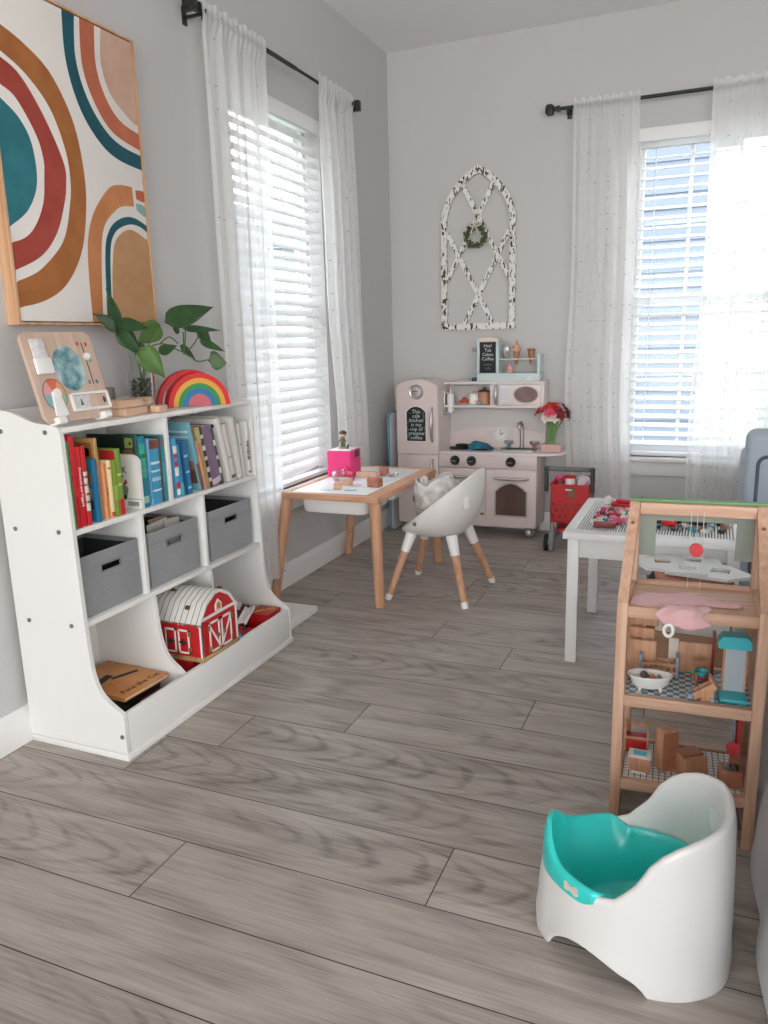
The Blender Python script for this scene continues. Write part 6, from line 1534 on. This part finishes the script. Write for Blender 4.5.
# ---------------------------------------------------------------- potty chair
PT = thing('potty_chair', 'white and teal toddler potty with high curved back, before the dollhouse', 'potty', (-.07, 1.255, 0))
PWH = mat('potty_white', '#DAD9D7', .3, coat=.2); PTL = mat('potty_teal', '#2CC9C2', .28, coat=.2)
def plan(a, f=1.0):
    c, s_ = cos(a), sin(a)
    ax = .150 if c > 0 else .160
    e = .80
    x = ax*math.copysign(abs(c)**e, c); y = .132*math.copysign(abs(s_)**e, s_)
    y *= 1-.30*max(0, -c)**1.3
    return x*f, y*f
def rimz(a):
    d = abs((math.degrees(a)+180) % 360-180)
    T = ((0, .294), (30, .291), (54, .281), (67, .269), (76, .254), (83, .232), (88, .200), (91.5, .177), (96, .159), (106, .151), (180, .146))
    for (a0, z0), (a1, z1) in zip(T, T[1:]):
        if d <= a1: return z0+(z1-z0)*(d-a0)/(a1-a0)
    return .146
def archz(a):
    d = (math.degrees(a)) % 360
    z = 0
    for c0, w, h in ((112, 30, .052), (248, 30, .052), (180, 17, .035), (0, 16, .02)):
        q = abs((d-c0+180) % 360-180)/w
        if q < 1: z = max(z, h*(cos(q*pi/2)**.7))
    return z
NP = 288
def prow(fn): return [Vector(fn(2*pi*k/NP)) for k in range(NP)]
def R1(f, z):  # ring at constant scale and height
    def g(a): x, y = plan(a, f); return (x, y, z(a) if callable(z) else z)
    return prow(g)
flare = lambda a: 1.035+.03*max(0, cos(2*a))
rows = []
rows.append(prow(lambda a: (*plan(a, flare(a)-.035), archz(a)+.002)))
rows.append(prow(lambda a: (*plan(a, flare(a)), archz(a)+.0005)))
rows.append(prow(lambda a: (*plan(a, flare(a)+.006), archz(a)+.006)))
rows.append(prow(lambda a: (*plan(a, flare(a)-.008), archz(a)+.016)))
for t_ in (.25, .45, .65, .82, .93):
    rows.append(prow(lambda a, t_=t_: (*plan(a, flare(a)-.012-.045*t_+.012*sin(pi*t_)), archz(a)+.016+(rimz(a)-.012-archz(a)-.016)*t_)))
rows.append(prow(lambda a: (*plan(a, .99), rimz(a)-.010)))
rows.append(prow(lambda a: (*plan(a, .975), rimz(a)-.002)))
rows.append(prow(lambda a: (*plan(a, .94), rimz(a))))
rows.append(prow(lambda a: (*plan(a, .905), rimz(a)-.003)))
rows.append(prow(lambda a: (*plan(a, .885), rimz(a)-.014)))
rows.append(prow(lambda a: (*plan(a, .85), .146+(rimz(a)-.146)*.45-.012)))
rows.append(prow(lambda a: (*plan(a, .82), .128)))
rows.append(prow(lambda a: (*plan(a, .80), .034)))
MB().rings(rows, cap0=False, cap1=True).build('potty_body', PWH, PT, smooth=75)
# teal pot with splash guard at the front (-x)
def tw(a): # 1 towards the front
    d = abs((math.degrees(a)+180) % 360-180); return sstep(96, 108, d)
def endl(a):
    d = abs((math.degrees(a)+180) % 360-180); return (1-sstep(98, 116, d))*tw(a)
def hump(a):
    d = 180-abs((math.degrees(a)+180) % 360-180); return .050*math.exp(-(d/30)**2)
tr_ = []
tr_.append(prow(lambda a: (*plan(a, .80+(.985-.80)*tw(a)), .134-.006*tw(a)+.018*endl(a))))
tr_.append(prow(lambda a: (*plan(a, .815+(1.003-.815)*tw(a)), .136-.008*tw(a)+.018*endl(a))))
tr_.append(prow(lambda a: (*plan(a, .815+(1.006-.815)*tw(a)), .142+.006*tw(a)+.006*endl(a))))
tr_.append(prow(lambda a: (*plan(a, .80+(.995-.80)*tw(a)), .146+.009*tw(a)+hump(a)*.6)))
tr_.append(prow(lambda a: (*plan(a, .78+(.965-.78)*tw(a)), .148+.011*tw(a)+hump(a)*.96)))
tr_.append(prow(lambda a: (*plan(a, .77+(.935-.77)*tw(a)-hump(a)*.5), .148+.010*tw(a)+hump(a))))
tr_.append(prow(lambda a: (*plan(a, .755+(.895-.755)*tw(a)), .145+.005*tw(a)+hump(a)*.75)))
tr_.append(prow(lambda a: (*plan(a, .735+(.83-.735)*tw(a)), .136)))
tr_.append(prow(lambda a: (*plan(a, .70+(.74-.70)*tw(a)), .122)))
tr_.append(R1(.62, .090)); tr_.append(R1(.56, .060)); tr_.append(R1(.50, .046)); tr_.append(R1(.25, .042)); tr_.append(R1(.02, .041))
pt = MB().rings(tr_, cap0=False, cap1=True).build('pot_insert', PTL, PT, smooth=70)
# sticker on the pot rim, in two butterfly halves
a = R_(238); x, y = plan(a, 1.006); nn = Vector((x*1.0, y*1.35, .012)).normalized()
Q = Matrix.Translation((x, y, .1425)) @ nn.to_track_quat('Z', 'Y').to_matrix().to_4x4() @ Matrix.Scale(1.2, 4)
b = MB()
for s in (-1, 1): b.prism([(0, -.003), (s*.008, -.0065), (s*.013, -.004), (s*.011, 0), (s*.0135, .005), (s*.008, .0075), (0, .003)], 'z', -.003, .0009, M=Q)
b.build('sticker', mat('sticker_beige', '#D8C3B6', .5), pt)
a = R_(24); x, y = plan(a, .862)
Q = Matrix.Translation((x, y, .215)) @ Vector((-x, -y, 0)).to_track_quat('Z', 'Y').to_matrix().to_4x4()
lb_ = MB().prism(rrect(-.014, .014, -.024, .024, .003, 3), 'z', -.006, .0016, M=Q).build('care_label', mat('label_white', '#E9E8E6', .5), PT)

# ---------------------------------------------------------------- armchair by the window and sofa beside the dollhouse
UPH = mat('blue_grey_fabric', '#A9B3BF', .85, bump=(500, .2), sheen=.2); PIPE = mat('slate_piping', '#4E5A66', .7)
t = thing('armchair', 'blue-grey upholstered armchair seen from behind, with dark piping, near the window', 'armchair', (.50, 3.25, 0))
MB().box(-.371, .371, -.24, -.10, .12, .70, .035, seg=4).build('backrest', UPH, t)
MB().tube([(x, -.2425, z) for x, z in rrect(-.33, .33, .17, .612, .03, 5)], .006, 8, loop=True).build('back_piping', PIPE, t)
MB().box(-.25, .25, -.099, .36, .14, .38, .03).build('seat_base', UPH, t); MB().box(-.248, .248, -.098, .37, .382, .48, .04, seg=3).build('seat_cushion', UPH, t)
for s in (-1, 1): MB().box(s*.255, s*.368, -.099, .36, .12, .58, .04, seg=3).build('armrest', UPH, t)
for x in (-.32, .32):
    for y in (-.2, .31): MB().cyl((x, y, 0), (x, y, .13), .016, .022, n=12).build('leg', mat('dark_leg_wood', '#3B2E27', .5), t)
SG = mat('light_grey_slipcover', '#BDBEC0', .85, bump=(420, .25), noise=(5, .3, '#B2B3B6'), sheen=.2)
t = thing('sofa', 'light grey slipcovered sofa with its side beside dollhouse and potty', 'sofa', (.594, 1.42, 0))
yl, yh = -.50, .50
def skirt_ring(z, off, n=80):
    q = rrect(-.44+off, .44-off, yl+off, yh-off, .05, 8); q = resample(q+[q[0]], n+1)[:n]
    return [(x+(.006*sin(k*1.25) if z < .2 else 0), y+(.006*cos(k*1.1) if z < .2 else 0), z) for k, (x, y) in enumerate(q)]
MB().rings([skirt_ring(.004, -.018), skirt_ring(.03, -.022), skirt_ring(.10, -.016), skirt_ring(.20, .0), skirt_ring(.22, -.004), skirt_ring(.38, -.002), skirt_ring(.40, .012)]).build('slipcover_base', SG, t, smooth=70)
MB().box(-.435, -.22, yl+.01, yh-.01, .401, .66, .05, seg=4).build('backrest', SG, t)
MB().box(-.21, .42, yl+.13, -.002, .402, .50, .04, seg=3).build('seat_cushion', SG, t); MB().box(-.21, .42, .002, yh-.13, .402, .50, .04, seg=3).build('seat_cushion', SG, t)
for s in (-1, 1): MB().box(-.21, .42, s*(yh-.005), s*(yh-.12), .402, .58, .045, seg=3).build('armrest', SG, t)
# ---------------------------------------------------------------- outside the windows
struct(MB().box(-30, 30, YW+.5, 40, -.9, -.6).box(-30, XW-.5, -20, YW+.5, -.9, -.6).build('lawn_ground', mat('lawn_green', '#8E9A80', .95, noise=(3, .8, '#A6AB93'))))
def house(label, M, w, h, d, wins, hexc):
    r = thing('neighbour_house', label, 'house'); r.matrix_world = M
    s = MB(); n = int(h/.16)
    for k in range(n):
        z = k*h/n
        s.prism([(0, z), (-.03, z+.004), (-.008, z+h/n), (0, z+h/n)], 'x', -w/2, w/2)
    s.box(-w/2, w/2, .0, d, 0, h)
    s.build('siding_wall', mat('siding_'+hexc.strip('#'), hexc, .7), r)
    MB().prism([(-.4, h), (d/2, h+1.5), (d+.4, h)], 'x', -w/2-.4, w/2+.4).build('roof', mat('roof_slate', '#7C828A', .8), r)
    for x, z, a, b in wins:
        f = MB().box(x-a, x+a, -.09, -.02, z, z+b)
        fo = f.build('window', VINYL, r)
        MB().box(x-a+.09, x+a-.09, -.095, -.089, z+.09, z+b/2-.04).box(x-a+.09, x+a-.09, -.095, -.089, z+b/2+.04, z+b-.09).build('pane', mat('far_pane', '#8FA3B4', .1), fo)
house('pale blue clapboard house beyond the window behind the brick table', Matrix.Translation((-2.45, 9.5, -.6)), 4.6, 4.6, 5, ((.75, 1.3, .38, 1.35), (-1.2, 1.3, .4, 1.4)), '#6B7484')
house('pale grey house beyond the window beside the play table', Matrix.Translation((-11.5, 20, -.6)) @ Euler((0, 0, R_(30))).to_matrix().to_4x4(), 4.5, 4.2, 5, ((0, 1.4, .5, 1.4),), '#9DACBF')

# ---------------------------------------------------------------- daylight
w = bpy.data.worlds.new('daylight'); SC.world = w; w.use_nodes = True
nt = w.node_tree; bg = nt.nodes['Background']
tc = nt.nodes.new('ShaderNodeTexCoord'); sp = nt.nodes.new('ShaderNodeSeparateXYZ'); nt.links.new(tc.outputs['Generated'], sp.inputs[0])
cr = nt.nodes.new('ShaderNodeValToRGB'); e = cr.color_ramp.elements
e[0].position = .0; e[0].color = (1, .985, .965, 1); e[1].position = .8; e[1].color = (.72, .84, 1, 1)
nt.links.new(sp.outputs[2], cr.inputs[0]); nt.links.new(cr.outputs[0], bg.inputs['Color'])
bg.inputs['Strength'].default_value = 3.0

# ---------------------------------------------------------------- camera
cam = bpy.data.cameras.new('camera'); co = bpy.data.objects.new('camera', cam); COL.objects.link(co)
cam.sensor_fit = 'HORIZONTAL'; cam.sensor_width = 36; cam.lens = 773.2443177*36/768; cam.clip_start = .02; cam.clip_end = 200
yw, pt_, rl = R_(22.95273899994512), R_(12.559312368268877), R_(-1.5076250683168069)
Rz = Matrix.Rotation(yw, 3, 'Z'); fwd = Vector((0, cos(pt_), -sin(pt_))); up = Vector((0, sin(pt_), cos(pt_))); rt = Vector((1, 0, 0))
r2 = rt*cos(rl)+up*sin(rl); u2 = -rt*sin(rl)+up*cos(rl)
r2, u2, fwd = Rz @ r2, Rz @ u2, Rz @ fwd
co.matrix_world = Matrix(((r2.x, u2.x, -fwd.x, 0), (r2.y, u2.y, -fwd.y, 0), (r2.z, u2.z, -fwd.z, 1.05), (0, 0, 0, 1)))
SC.camera = co
vs = SC.view_settings; vs.view_transform = 'Standard'; vs.look = 'None'; vs.gamma = 1; vs.use_curve_mapping = False; vs.exposure = 1.08
SC.cycles.max_bounces = 10; SC.cycles.diffuse_bounces = 6; SC.cycles.transparent_max_bounces = 24; SC.cycles.use_denoising = True
